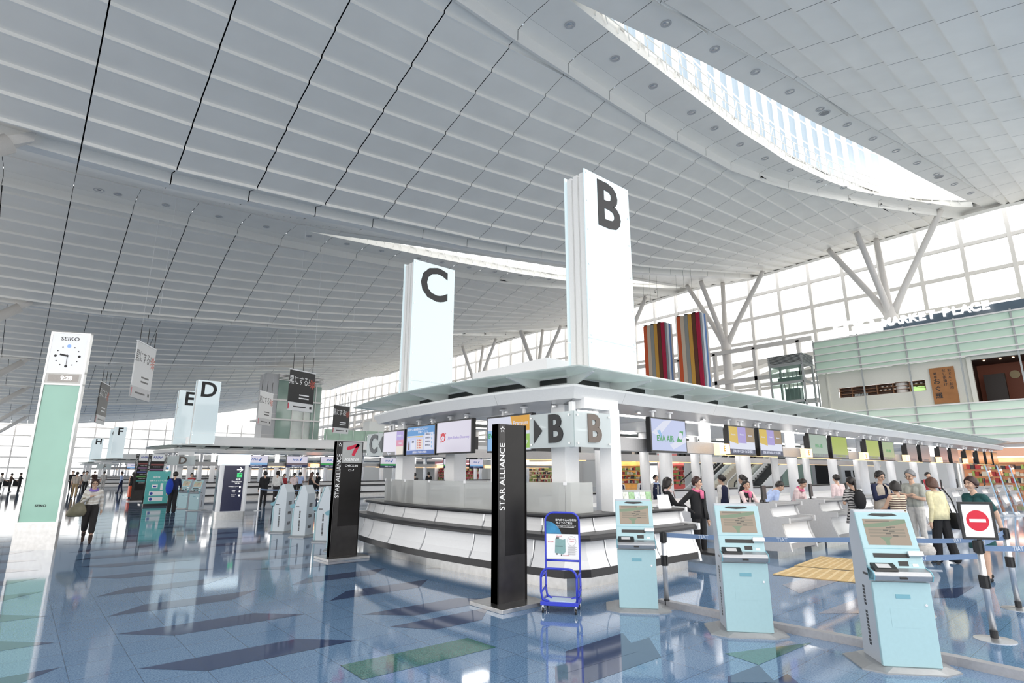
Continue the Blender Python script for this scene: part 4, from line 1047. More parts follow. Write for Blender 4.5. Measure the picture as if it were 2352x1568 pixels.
MB().box(-.02,.02,.012,.03,-.08,.3).build('bracket', black, t)
# low grey threshold rail on the floor in front of the queue
t = thing('floor_rail', 'low grey threshold rail on the floor behind the three foreground kiosks', 'rail', (0,0,0))
pth = [(6.64,4.75),(6.60,3.4),(6.70,1.6),(6.62,.6)]
nr = miter(pth)
MB().sweep(pth, nr, [(-.05,0),(-.05,.075),(.05,.075),(.05,0)]).build('rail', mat('rail_grey', (.36,.36,.38), .35, .3, noise=.08), t)
# tan floor mats on the queue
tan = mat('tan_mat', (.62,.43,.20), .7, noise=.12, nscale=6); tanl = mat('mat_stripe', (.75,.58,.33), .7, noise=.06)
for i, (pts, l) in enumerate((([(9.94,4.79),(10.26,3.45),(11.35,3.72),(11.05,4.9)],'tan striped floor mat nearest the middle kiosk'),([(11.15,4.95),(11.45,3.9),(12.9,4.2),(12.72,5.1)],'tan striped floor mat farther back beside the desks'))):
    m = MB(); m.prism([(x,y,.004) for x,y in pts], (0,0,.010)); o = m.build('floor_mat', tan); tag(o, l, 'mat', 'tan floor mats')
    s = MB(); a, b_, c_, d_ = [Vector((x,y,.0146)) for x,y in pts]
    for k in range(9):
        u0, u1 = k/9+.02, k/9+.055
        s.add([a.lerp(b_,u0), a.lerp(b_,u1), d_.lerp(c_,u1), d_.lerp(c_,u0)], [(0,1,2,3)])
    s.build('mat_stripes', tanl, o)
# ------------------------------------------------------------------ clock tower
clk = mat('clock_white', (.88,.89,.91), .2, emit=.05, ecol=(.95,.97,1), noise=.005)
tglass = mat('tinted_green_glass', (.30,.56,.45), .06, spec=.8, noise=.06, nscale=1)
t = thing('clock_tower', 'tall clock tower with a dotted white dial above a pale green glass panel', 'clock', (.12,17.1,0), math.radians(-25))
w = .82; d = .12; h = 4.98
MB().box(-.0,w,0,d,0,.55).build('steel_plinth', steel, t)
MB().box(.05,w-.05,.02,d-.02,.6,3.72).build('green_glass', tglass, t)
fr = MB()
for x in (0, w-.045): fr.box(x,x+.045,-.01,d+.01,.55,h)
fr.box(0,w,-.008,d+.008,.55,.60); fr.box(0,w,-.008,d+.008,h-.03,h); fr.box(0,w,-.008,d+.008,3.98,4.03); fr.box(0,w,-.008,d+.008,3.70,3.74)
fr.build('frame', mat('frame_white_metal', (.85,.84,.82), .2, .3, noise=.03), t)
for z in (1.6,2.45): pass
MB().box(.045,w-.045,.0,d,4.03,h-.03).build('dial', clk, t)
MB().box(.045,w-.045,-.002,d,3.74,3.98).build('time_panel', mat('panel_beige', (.62,.60,.57), .3, noise=.03), t)
MB().box(.10,w-.10,-.006,-.002,3.78,3.95).build('digital_display', mat('display_grey', (.42,.38,.35), .2, noise=.05), t)
L = MB(); L.text('9:28', .14, (.47,-.009,3.865), bold=.01, ext=.001); L.build('digits', emis('lit_digits', (1,1,1), 1.2), t)
cz = 4.40; cx_ = w/2
dd = MB()
for i in range(12):
    if i == 0: continue
    a = PI/2 - 2*PI*i/12; r_ = .030 if i % 3 == 0 else .014
    px_, pz_ = cx_+.245*math.cos(a), cz+.245*math.sin(a)
    dd.add([(px_+r_*math.cos(k*PI/6), -.004, pz_+r_*math.sin(k*PI/6)) for k in range(12)], [tuple(range(12))])
dd.build('hour_dots', ink, t)
MB().add([(cx_+.042*math.cos(k*PI/8), -.004, cz+.245+.042*math.sin(k*PI/8)) for k in range(16)], [tuple(range(16))]).build('blue_dot', emis('blue_dot', (.15,.25,.9), .6), t)
hd = MB(); a = math.radians(180-14); hd.beam((cx_+.02,-.010,cz),(cx_+.16*math.cos(a),-.010,cz+.16*math.sin(a)), .004, .04); hd.build('hour_hand', ink, t)
MB().beam((cx_,-.016,cz+.04),(cx_+.008,-.016,cz-.22), .004, .008).build('minute_hand', ink, t)
L = MB(); L.text('SEIKO', .125, (cx_,-.004,h-.16), ext=.001, bold=.002, sx=1.15); L.build('maker_lettering', ink, t)
L = MB(); L.text('SEIKO', .075, (cx_,.014,.95), ext=.003, bold=.008, sx=1.1); L.build('lower_lettering', ink, t)
# ------------------------------------------------------------------ lit departures pylon
navy = mat('navy_panel', (.030,.032,.075), .2, noise=.06)
t = thing('departures_pylon', 'free standing navy sign pylon with white arrow and a glowing white top', 'sign', (6.15,23.3,0), math.radians(-8))
w = .50
MB().prism([(x,y,0) for x,y in ((-w+.06,-.42),(w-.06,-.42),(w,-.36),(w,.30),(w-.06,.36),(-w+.06,.36),(-w,.30),(-w,-.36))], (0,0,.28)).build('steel_foot', steel, t)
MB().prism([(x,y,.28) for x,y in ((-w+.06,-.42),(w-.06,-.42),(w,-.36),(w,.30),(w-.06,.36),(-w+.06,.36),(-w,.30),(-w,-.36))], (0,0,1.68)).build('column', cwhite, t)
MB().prism([(x,y,1.96) for x,y in ((-w+.06,-.44),(w-.06,-.44),(w+.02,-.36),(w+.02,.30),(w-.06,.38),(-w+.06,.38),(-w-.02,.30),(-w-.02,-.36))], (0,0,.37)).build('light_top', emis('glowing_top', (.80,.93,1), .45), t)
MB().box(-w+.16,w-.16,-.437,-.42,.30,1.92).build('front_panel', navy, t)
MB().box(-w-.012,-w,-.34,.28,.30,1.92).build('side_panel', navy, t)
L = MB(); y = -.440
L.add([(x,y,z) for x,z in ((.08,1.76),(.27,1.76),(.27,1.79),(.08,1.79))], [(0,1,2,3)])
for s in (1,-1): L.add([(.29,y,1.775),(.20,y,1.775+s*.09),(.165,y,1.775+s*.09),(.25,y,1.775)], [(0,1,2,3)])
L.text('出 発', .07, (.15,y,1.42), ext=.001, bold=.01); L.text('Departures', .072, (.11,y,1.345), ext=.001, bold=.008); L.text('出发 출발', .045, (.15,y,1.28), ext=.001)
for i, (s_, q) in enumerate((('航空会社カウンター','Airline counters'),('両替所','Exchange'),('ラウンジ','VIP lounge'))): L.text(s_, .042, (.04,y,1.17-.15*i), ext=.001); L.text(q, .026, (.04,y,1.125-.15*i), ext=.001); L.box(.215,.27,y-.001,y,1.115-.15*i,1.175-.15*i)
L.build('white_lettering', emis('lit_white', (1,1,1), .4), t)
g = MB(); g.box(.10,.27,y-.001,y,1.50,1.655); g.build('green_pictogram', emis('lit_green', (.05,.55,.18), .4), t)
pl = MB(); pl.beam((.12,y-.003,1.585),(.25,y-.003,1.62),.002,.015); pl.beam((.17,y-.003,1.57),(.21,y-.003,1.635),.002,.02); pl.box(.12,.25,y-.003,y-.001,1.525,1.535); pl.build('aeroplane_pictogram', ink, t)
# ------------------------------------------------------------------ upper shop facade with rails, slot window and letters (plane X = 50, faces -X)
rail_m = mat('facade_rail', (.80,.78,.76), .35, .2, noise=.03); cream_m = mat('cream_wall', (.74,.73,.66), .55, noise=.03)
grn_panel = mat('green_backpainted_glass', (.62,.79,.66), .08, spec=.7, noise=.03, nscale=.4)
mulm = mat('mullion_grey', (.40,.42,.42), .4, .3, noise=.04)
def facade():
    t = thing('shop_facade', 'pale green glass shop facade with horizontal rails high on the right', 'building', (50,0,0))
    Y0, Y1 = -14.0, 18.65
    MB().box(.0,.3,Y0,Y1,9.72,12.45).build('upper_glass_wall', grn_panel, t)
    MB().box(.0,.3,Y0,Y1,3.9,6.40).build('lower_glass_wall', grn_panel, t)
    b = MB()
    # cream recessed wall with openings for slot window (Y 17.2-11.3, z 7.6-8.4) and restaurant (Y 8.35-4.6)
    b.box(.35,.5,8.6,Y1,6.4,7.6).box(.35,.5,8.6,Y1,8.42,9.72).box(.35,.5,17.25,Y1,7.6,8.42).box(.35,.5,8.6,11.25,7.6,8.42).box(.35,.5,Y0,4.5,6.4,9.72).box(.2,.5,8.35,8.6,6.4,9.72).box(.3,.5,4.5,8.35,9.45,9.72).box(.25,.5,17.9,18.0,6.4,9.72)
    b.build('cream_wall', cream_m, t)
    r = MB()
    for z in (12.45,11.88,11.32,10.72,10.05,9.72,6.4,5.83,5.27,4.72,4.2): r.box(-.14,.02,Y0,Y1,z-.045,z+.045)
    r.build('horizontal_rails', rail_m, t)
    for y in (18.6,15.2,12.0,8.85,5.7,2.5,-.7): MB().box(-.08,.0,y-.05,y+.05,3.9,12.6).build('mullion', mulm, t)
    sb = MB().box(.95,1.05,11.2,17.3,7.55,8.47); sb.build('shelf_back', mat('dark_wood', (.10,.05,.03), .5, noise=.3, nscale=3), t)
    sh = MB()
    for z in (7.62,7.88,8.14,8.40): sh.box(.55,.95,11.2,17.3,z-.015,z+.015)
    for y in (11.3,12.3,13.4,14.5,15.4,16.3,17.2): sh.box(.55,.95,y-.02,y+.02,7.6,8.42)
    sh.build('shelves', mat('shelf_wood', (.30,.15,.08), .45, noise=.25, nscale=5), t)
    MB().box(.6,.9,11.4,12.1,7.62,7.95).build('green_lit_box', emis('green_lit', (.45,.8,.25), .5), t)
    rs = MB().box(4.0,4.2,3.5,9.0,6.3,9.6); rs.build('restaurant_wall', mat('restaurant_red_wall', (.22,.07,.04), .6, emit=.05, noise=.1), t)
    fl = MB().box(.5,4.1,3.5,9.0,6.3,6.4).box(.5,4.1,3.5,9.0,9.5,9.6).box(.5,4.1,8.7,9.0,6.3,9.6).box(.5,4.1,3.4,3.6,6.3,9.6); fl.build('restaurant_room', mat('restaurant_dark', (.10,.06,.045), .6, noise=.2), t)
    MB().box(2.6,2.9,7.0,8.2,6.4,8.6).build('restaurant_partition', mat('dark_brown_panel', (.035,.025,.022), .5, noise=.2), t); MB().box(2.2,2.6,3.8,5.2,6.4,8.2).build('restaurant_partition', mat('dark_brown_panel', (.035,.025,.022), .5, noise=.2), t)
    MB().tube([(3.9,6.6,8.6),(3.98,6.6,8.6)], .3, 16).build('wall_clock', mat('dull_brass', (.35,.28,.16), .4, .4, noise=.1), t)
    lp = MB()
    for y in (7.8,6.9,6.2,5.3): lp.lathe([(.06,9.47),(.06,9.44)], (1.4,y,0), 8)
    lp.build('restaurant_spots', emis('warm_spot', (1,.75,.5), 6), t)
    dk_ = MB().box(.0,.25,Y0,13.3,12.5,13.15); dk_.build('dark_glass_band', mat('dark_blue_glass', (.10,.14,.18), .05, spec=.8, noise=.2, nscale=.3), t)
    MB().box(-.1,.3,Y0,Y1,3.6,3.92).build('bottom_edge', cwhite, t)
    return t
facade()
def bottle_row():
    g = 'small bottles on the slot window shelf'
    b0 = MB().lathe([(.05,0),(.05,.15),(.02,.2),(.02,.24)], n=8).build('bottle', mat('pale_bottle', (.55,.6,.6), .2, noise=.1), smooth=True)
    n = 0
    for i in range(9):
        y = 16.15 - .11*i
        o = b0 if i == 0 else b0.copy()
        if i: COL.objects.link(o)
        o.location = (50.7, y, 7.635); tag(o, 'small pale bottle standing in a row at the left end of the slot window shelf', 'bottle', g)
    c0 = MB().lathe([(.05,0),(.10,.10),(.09,.10)], n=10).build('bowl', mat('pale_bowl', (.7,.68,.62), .3, noise=.05))
    for i in range(18):
        o = c0 if i == 0 else c0.copy()
        if i: COL.objects.link(o)
        o.location = (50.72, 14.3 - .16*i, 7.90 + .26*(i % 2)); tag(o, 'small pale bowl on the dark shelves of the slot window', 'bowl', 'bowls on the slot window shelves')
bottle_row()
t = thing('wooden_signboard', 'wooden signboard with black brush lettering on the cream upper wall', 'sign', (50.3,10.13,6.53))
MB().box(-.06,.02,-.74,.74,0,2.63).build('board', mat('sign_wood', (.36,.15,.045), .5, noise=.12, nscale=2), t)
for j, s_ in enumerate('おでん・お酒'): MB().text(s_, .24, (-.065,-.45,2.35-.25*j), (0,-1,0), ext=.002, bold=.01).build('brush_character', ink, t)
for j, s_ in enumerate('だし茶漬け'): MB().text(s_, .24, (-.065,-.12,2.35-.25*j), (0,-1,0), ext=.002, bold=.01).build('brush_character', ink, t)
for j, s_ in enumerate('銀座'): MB().text(s_, .20, (-.065,.42,2.2-.24*j), (0,-1,0), ext=.002, bold=.01).build('brush_character', ink, t)
for j, s_ in enumerate('おぐ羅'): MB().text(s_, .46, (-.065,.38,1.6-.52*j), (0,-1,0), ext=.002, bold=.015).build('brush_character', ink, t)

def rooftop_letters():
    lm = emis('letter_white', (1,.99,.98), .3)
    t = thing('rooftop_letters', 'large white letters of the shop name standing on top of the pale green facade', 'sign', (49.85,0,12.5))
    x = 16.95
    for ch, wd in (('E',.95),('D',1.0),('O',1.15)):
        MB().text(ch, 1.5, (0,x-wd/2,.60), (0,-1,0), bold=.05, ext=.12).build('letter', lm, t); x -= wd+.02
    x = 13.35
    for ch in 'MARKET PLACE':
        wd = .64 if ch != ' ' else .42
        if ch == 'M': wd = .76
        if ch != ' ': MB().text(ch, .86, (0,x-wd/2,.56), (0,-1,0), bold=.035, ext=.10).build('letter', lm, t)
        x -= wd - .09 + .015
    MB().box(.05,.1,4,17,-.06,.02).build('support_rail', alu, t)
rooftop_letters()
# glass lift shaft left of the facade
t = thing('glass_lift_shaft', 'glass lift shaft with dark louvred top at the left end of the green facade', 'lift shaft', (48,18.9,0))
fr = MB()
for x, y in ((0,0),(0,2.7),(2,0),(2,2.7)): fr.box(x-.07,x+.07,y-.07,y+.07,0,11.3)
for z in (4,7.4,9.0,10.5): fr.box(-.08,2,-.08,.08,z-.08,z+.08).box(-.08,.08,0,2.7,z-.10,z+.10)
fr.build('frame', mulm, t)
lv = MB()
for i in range(9): lv.box(-.12,2.1,-.12,2.8,10.5+.1*i,10.545+.1*i)
lv.build('louvres', mulm, t)
MB().box(-.02,0,0,2.7,0,10.5).build('glass_panes', glass_mat('shaft_glass', (.82,.92,.88), .12), t)
mc = MB().box(.8,1.4,.7,1.9,7.3,8.6); 
for i in range(6): mc.tube([(.5,.4+.35*i,4),(.5,.4+.35*i,10)], .03, 6)
mc.box(.4,1.6,.4,2.3,9.2,9.5); mc.build('machinery', greym, t)
# ------------------------------------------------------------------ lower shop wall (plane X about 48) seen under the canopy
wallm = mat('interior_white_wall', (.80,.79,.77), .5, noise=.02)
b = MB()
b.box(50.4,50.7,10.3,32,0,4.2).box(50.4,50.7,38.5,120,0,4.2)
struct(b.build('wall_east', wallm))
sl = MB().box(50.8,58,-14,120,3.55,4.2); struct(sl.build('ceiling_slab', white))
def shop(name, label, y0, y1, col, x=49.5, h=2.9):
    t = thing('gift_shop', label, 'shop', (x,y0,0), 0, 'lit shop fronts at the back of the hall')
    w = y1-y0
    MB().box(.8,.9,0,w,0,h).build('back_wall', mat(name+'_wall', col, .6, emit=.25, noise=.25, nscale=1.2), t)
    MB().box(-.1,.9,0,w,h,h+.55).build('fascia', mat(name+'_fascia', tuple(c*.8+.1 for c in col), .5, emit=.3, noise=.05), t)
    MB().box(-.1,.9,-.1,0,0,h+.5).box(-.1,.9,w,w+.1,0,h+.5).build('side_wall', wallm, t)
    s = MB(); g = MB(); rn = random.Random(len(name))
    for z in (.5,.95,1.4,1.85,2.3): s.box(.4,.8,.1,w-.1,z-.02,z+.02)
    s.build('shelves', mat(name+'_shelf', (.35,.2,.12), .5, noise=.1), t)
    for z in (.52,.97,1.42,1.87):
        y = .15
        while y < w-.3:
            q = rn.uniform(.12,.35); g.box(.45,.78,y,y+q*.9,z,z+rn.uniform(.15,.35), rn.randrange(4)); y += q
    o = g.build('goods', [mat('goods_red',(.45,.05,.05),.5,noise=.1), mat('goods_cream',(.75,.65,.5),.5,noise=.1), mat('goods_dark',(.06,.05,.05),.5,noise=.1), mat('goods_green',(.35,.45,.12),.5,noise=.1)], t); o['kind'] = 'stuff'
    MB().box(.1,.7,.2,w-.2,h-.06,h-.02).build('light_panel', lampw, t)
    return t
shop('red_shop', 'bright red gift shop full of goods seen between the columns left of the escalators', 31.6, 34.6, (.55,.10,.09))
shop('orange_shop', 'orange lit shop seen under the corner of the near canopy', 36.4, 41.5, (.75,.36,.09))
shop('amber_shop', 'amber walled shop with shelves at the far right under the canopy end', -2, 9.9, (.66,.30,.16), 49.8, 2.7)
shop('cream_shop', 'cream coloured shop seen behind the frosted screens', 46, 58, (.72,.58,.36))
shop('pink_shop', 'dark shop with pink and red signs seen over the left end of the counter screens', 64, 76, (.40,.10,.12))
ws = MB().box(43.9,44.1,9.3,14.6,0,2.9).box(44.1,49,14.5,14.6,0,2.9)
for i in range(6): ws.box(43.885,43.9,9.3,14.6,.4+.42*i,.405+.42*i)
struct(ws.build('wall_back', wallm))
# toilets door with pictogram panels
t = thing('lift_door', 'dark lift door in a grey surround beside the restroom signs', 'door', (47.9,17.2,0))
MB().box(0,.2,-.1,1.9,0,2.7).build('surround', greyl, t); MB().box(-.03,0,.2,1.6,0,2.3).build('door_leaf', greyd, t)
t = thing('restroom_sign', 'white panel with black restroom pictograms behind the desks', 'sign', (47.8,15.4,1.3))
MB().box(0,.05,0,1.5,-1.3,1.4).build('panel', cwhite, t)
s = MB()
for y in (.85,.3): s.box(-.01,0,y,y+.4,.0,.5)
s.build('pictograms', ink, t)
s = MB(); s.box(-.01,0,.35,1.15,-.5,-.15); s.build('grey_notice', greyl, t)
# escalators and stair between the islands
def escalator(label, y, x, name='escalator'):
    t = thing(name, label, 'escalator' if name == 'escalator' else 'stairs', (x,y,0), PI/2, 'escalators and stair to the upper floor')
    # rises toward -Y
    L_, H_ = 8.6, 3.9
    w = 1.15 if name == 'escalator' else 1.8
    side = [(0,0),(.0,.35),(-L_,H_+.35),(-L_-1.2,H_+.35),(-L_-1.2,H_-.2),(-L_,H_-.3),(-.8,0)]
    for x0 in (-.12, w): MB().prism([(x0,a,z) for a,z in side], (.12,0,0)).build('side_cladding', cwhite if name == 'escalator' else cream_m, t)
    for x0 in (-.07, w+.05): MB().prism([(x0,a,z) for a,z in ((0.2,.35),(.2,1.0),(-.2,1.15),(-L_,H_+1.15),(-L_-1.2,H_+1.15),(-L_-1.2,H_+.35),(-L_,H_+.35))], (.02,0,0)).build('glass_balustrade', pane, t)
    for x0 in (-.06, w+.06): MB().tube([(x0,.3,.7),(x0,.2,1.0),(x0,-.2,1.17),(x0,-L_,H_+1.17),(x0,-L_-1.2,H_+1.17)], .05, 6).build('handrail', black if name == 'escalator' else steel, t)
    s = MB(); n = 24
    for i in range(n):
        a = -L_*i/n; z = H_*i/n
        s.add([(0,a,z),(w,a,z),(w,a,z+H_/n),(0,a,z+H_/n),(w,a-L_/n,z+H_/n),(0,a-L_/n,z+H_/n)], [(0,1,2,3),(3,2,4,5)])
    s.build('steps', greyd if name == 'escalator' else mat('stone_step', (.62,.56,.48), .5, noise=.05), t)
    return t
escalator('black stepped escalator rising to the right, nearer of the two', 18.5, 37.0)
escalator('black stepped escalator rising to the right, farther of the two', 22.7, 37.0)
escalator('pale stone stair between the two escalators', 20.3, 37.0, 'staircase')
# ------------------------------------------------------------------ striped hanging banners
cols = [(.62,.10,.03),(.62,.50,.38),(.30,.30,.28),(.62,.33,.06),(.12,.04,.02),(.42,.01,.05)]
cols2 = [(.22,.24,.27),(.62,.66,.72),(.10,.20,.45),(.55,.50,.46)]
def banner(label, y, z0, z1):
    t = thing('striped_banner', label, 'banner', (40,y,0), 0, 'striped banners in front of the glass facade')
    w = .355
    for i, c in enumerate(cols): MB().box(-.1,0,-w*(i+1)*.98,-w*i,z0,z1-.05*(5-i)*0).build('front_stripe', mat('fabric_stripe_%d'%i, c, .8, noise=.08, nscale=40), t)
    for i, c in enumerate(cols2): MB().box(.27*i,.26+.27*i,-w*6-.02,-w*6+.06,z0,z1).build('side_stripe', mat('fabric_side_%d'%i, c, .8, noise=.08, nscale=40), t)
    r = MB()
    for i in (0,2,4): r.tube([(-.05,-w*i-.2,z1),(-.05,-w*i-.2,zroof(40,y-w*i)+.3)], .008, 5); r.box(-.2,.1,-w*i-.4,-w*i-.1,z1,z1+.05)
    r.build('hanging_wires', greyd, t)
banner('striped red, ochre and blue banner, left one of two beside the B tower', 28.65, 8.0, 14.15)
banner('striped red, ochre and blue banner, right one of two and nearer the column', 25.3, 8.0, 14.3)
# ------------------------------------------------------------------ hanging advertising boards
blackad = mat('black_advert', (.015,.014,.016), .35, noise=.2); whitead = mat('white_advert', (.78,.78,.78), .4, noise=.04)
def advert(label, x, y, z, rz, w, h, m, inv=False):
    t = thing('hanging_advert', label, 'sign', (x,y,z), rz, 'hanging advertising boards')
    MB().box(-w/2,w/2,-.03,.03,0,h).build('board', m, t)
    MB().box(-w/2,w/2,-.035,.035,-.02,h*.2).build('lower_band', whitead if not inv else greyl, t)
    fl = MB(); n = 9
    for i in range(n):
        a = 2*PI*i/n; c = Vector((w*.40,-.034,h*.72)); fl.add([c, c+Vector((math.cos(a-.18),0,math.sin(a-.18)))*w*.10, c+Vector((math.cos(a),0,math.sin(a)))*w*(.17 if abs(math.cos(a))<.8 or math.cos(a)<0 else .09), c+Vector((math.cos(a+.18),0,math.sin(a+.18)))*w*.10], [(0,1,2,3)])
    fl.build('firework_picture', mat('firework_red', (.55,.10,.06), .4, noise=.4, nscale=3), t)
    L = MB(); L.text('黒にする?', h*.24, (-w*.12,-.034,h*.74), ext=.001, sx=.66); [L.box(-.1*w,.3*w,-.035,-.034,h*q,h*(q+.03)) for q in (.30,.38)]
    for s_ in (-.3,.1): pass
    L.build('lettering', inkw if not inv else greyd, t)
    L2 = MB(); L2.box(-w*.3,w*.2,-.037,-.036,h*.08,h*.11); L2.box(w*.35,w*.44,-.037,-.036,h*.07,h*.13); L2.build('small_print', greyd, t)
    MB().box(-w/2,-w/2+.06,-.037,-.036,h*.02,h*.17).build('red_mark', redlogo, t)
    r = MB(); ztop = zroof(x, y) - z
    for u in (-.4,0,.4): r.tube([(w*u,0,h),(w*u,0,h+.9)], .02, 5)
    r.build('hanging_rods', greyd, t)
    r = MB()
    for u in (-.4,.4): r.tube([(w*u,0,h+.9),(w*u,0,ztop+.2)], .004, 4)
    r.build('suspension_wires', cwhite, t)
    MB().box(-w/2-.02,w/2+.02,-.05,.05,h,h+.06).build('top_rail', cwhite, t)
advert('large black hanging advertising board with white lettering and a red firework', 10.9, 30, 4.85, math.radians(24), 1.75, 2.1, blackad)
advert('smaller black hanging advertising board behind the large one', 17.2, 39, 4.4, math.radians(24), 1.6, 1.95, blackad)
advert('white hanging advertising board above the clock tower right side, seen almost edge on', 3.9, 32, 5.1, math.radians(62), 2.2, 2.6, whitead, True)
advert('dark hanging advertising board seen edge on, farther left over the hall', 3.6, 46, 4.8, math.radians(72), 2.2, 2.6, blackad)
advert('white hanging advertising board right of the D tower', 13.4, 44, 5.1, math.radians(45), 1.9, 2.4, whitead, True)
# ------------------------------------------------------------------ glass towers and gallery of the central atrium
tgl = mat('tower_green_glass', (.30,.42,.36), .06, spec=.8, noise=.2, nscale=.3); tgl2 = mat('tower_lit_glass', (.80,.85,.80), .1, spec=.7, noise=.15, nscale=.6)  # brightness of the lit face is put into its paler base colour
t = thing('glass_tower', 'square green glass lift tower with grey metal corner standing in the middle of the hall', 'tower', (22.6,75,0))
MB().box(0,1.6,0,2.6,4.0,14.2).build('grey_corner', greyl, t)
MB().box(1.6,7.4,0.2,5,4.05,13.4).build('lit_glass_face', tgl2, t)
MB().box(1.6,3.6,-.1,.2,4.05,13.9).box(6.2,7.4,.0,.3,4.05,13).build('dark_glass_bay', tgl, t)
b = MB()
for z in (5.8,8.3,10.8): b.box(-.05,7.5,-.25,5.1,z-.1,z+.1)
for z in range(5): b.box(1.5,7.5,-.3,5.2,13.4+.18*z,13.5+.18*z)
for x in (3.6,5.2,6.6): b.box(x-.04,x+.04,-.2,0.1,4.05,13.4)
for z in (6.3,9,11.5): b.box(-.02,1.62,-.03,0,z-.02,z+.02)
b.build('bands', rail_m, t)
t = thing('glass_gallery', 'upper gallery with a pale green glass railing and white edge behind the second island', 'gallery', (30.4,74,0))
MB().box(0,18,0,12,5.3,5.9).build('floor_slab', cwhite, t)
MB().box(0,18,0,.06,5.9,7.3).box(0,18,-.05,-.03,3.7,5.5).build('glass_railing', greenglass, t)
b = MB()
for i in range(10): b.tube([(.3+1.9*i,-.08,3.7),(.3+1.9*i,-.08,7.3)], .05, 6)
b.build('railing_posts', alu, t)
MB().box(8,10.5,3,5,5.9,9).box(12,13,4,6,5.9,7.6).build('kiosk_boxes', cwhite, t)
sl = MB().box(20.5,58,74,86,3.2,3.985); struct(sl.build('ceiling_slab', white))
# ------------------------------------------------------------------ tall glass leaflet stands and check-in stools at the right
clear = glass_mat('blueish_acrylic', (.86,.91,.96), .10)
for i, (x, y, m) in enumerate(((29.9,4.75,clear),(30.3,4.45,clear),(30.9,4.15,glass_mat('whitish_acrylic', (.9,.9,.92), .15)))):
    t = thing('acrylic_stand', 'tall leaning acrylic panel stand at the right edge, %s from the left' % NTH[i], 'stand', (x,y,0), 0, 'acrylic panel stands')
    MB().prism([(-.35,.06,.1),(.35,.06,.1),(.35,.32,1.95),(-.35,.32,1.95)], (0,.03,0)).build('panel', m, t)
    MB().prism([(-.37,.055,.1),(-.35,.055,.1),(-.35,.315,1.95),(-.37,.315,1.95)], (0,.04,0)).build('edge', mat('blue_edge',(.45,.65,.85),.2,noise=.05), t)
    f = MB()
    for sx in (-.25,.25): f.ball((sx,.05,.08), .07,.07,.07, 10); f.box(sx-.03,sx+.03,-.1,.4,.0,.05)
    f.build('feet', cwhite, t)
def brochure_rack(label, x, y):
    t = thing('brochure_rack', label, 'rack', (x,y,1.05), math.radians(-20))
    MB().box(-.3,.3,-.02,.06,0,.02).box(-.3,.3,.04,.06,0,.34).build('acrylic_rack', frost, t)
    for i in range(5): 
        x0 = -.29+.116*i
        MB().prism([(x0,-.01,.02),(x0+.11,-.01,.02),(x0+.11,.03,.30),(x0,.03,.30)], (0,.008,0)).build('leaflet', mat('leaflet_%d'%(i%3), ((.75,.78,.7),(.35,.55,.3),(.7,.75,.78))[i%3], .5, noise=.25, nscale=25), t)
brochure_rack('acrylic rack of green and white leaflets on the right end of the counter', 8.35, 6.3)
t = thing('notice_card', 'white notice card standing beside the leaflet rack', 'card', (9.0,6.2,1.05), math.radians(-20))
MB().prism([(-.14,0,0),(.14,0,0),(.12,.06,.24),(-.12,.06,.24)], (0,.004,0)).build('card', cwhite, t)
# small green plant pot on canopy roof seen through the louvres
t = thing('potted_plant', 'small green plant showing above the front canopy edge', 'plant', (7.3,10.6,3.42))
MB().box(-.1,.1,-.35,.35,0,.06).build('trough', greyd, t)
rn = random.Random(5); lf = MB()
for i in range(60):
    p = Vector((rn.uniform(-.12,.12), rn.uniform(-.35,.35), rn.uniform(.06,.22))); a = rn.uniform(0,6.28)
    lf.add([p, p+Vector((math.cos(a)*.05,math.sin(a)*.05,.03)), p+Vector((math.cos(a)*.02,math.sin(a)*.02,.08))], [(0,1,2)])
lf.build('leaves', mat('leaf_green', (.06,.14,.03), .6, noise=.3), t)
# ------------------------------------------------------------------ people (local front is -Y, their right hand is at -X)
def V3(*a): return Vector(a)
ARMS = {  # (elbow, wrist, hand direction) as offsets from the shoulder, for the arm at +X; x is mirrored for the other arm
 'down': ((.04,.02,-.29),(.06,-.04,-.54),(.0,-.02,-.09)),
 'akimbo': ((.22,.12,-.22),(.02,-.04,-.40),(-.09,-.03,-.02)),
 'phone': ((.05,-.06,-.27),(-.10,-.25,-.20),(-.08,-.04,.02)),
 'crossed': ((.05,-.06,-.27),(-.20,-.20,-.19),(-.09,.0,.02)),
 'write': ((.05,-.12,-.24),(-.03,-.34,-.26),(-.02,-.09,-.02)),
 'fwd': ((.03,-.15,-.23),(.02,-.36,-.32),(.0,-.08,-.05)),
 'back': ((.05,.13,-.25),(.07,.16,-.50),(.0,.0,-.09)),
 'chest': ((.07,-.03,-.28),(-.09,-.20,-.14),(-.08,-.03,.03)),
}
LEGS = {'stand': (((.0,0),(.01,0)),((-.0,0),(-.01,0))), 'walk': ((( -.14,0),(-.22,0)),((.06,.0),(.30,.10))), 'step': (((-.06,0),(-.10,0)),((.05,0),(.14,.02)))}
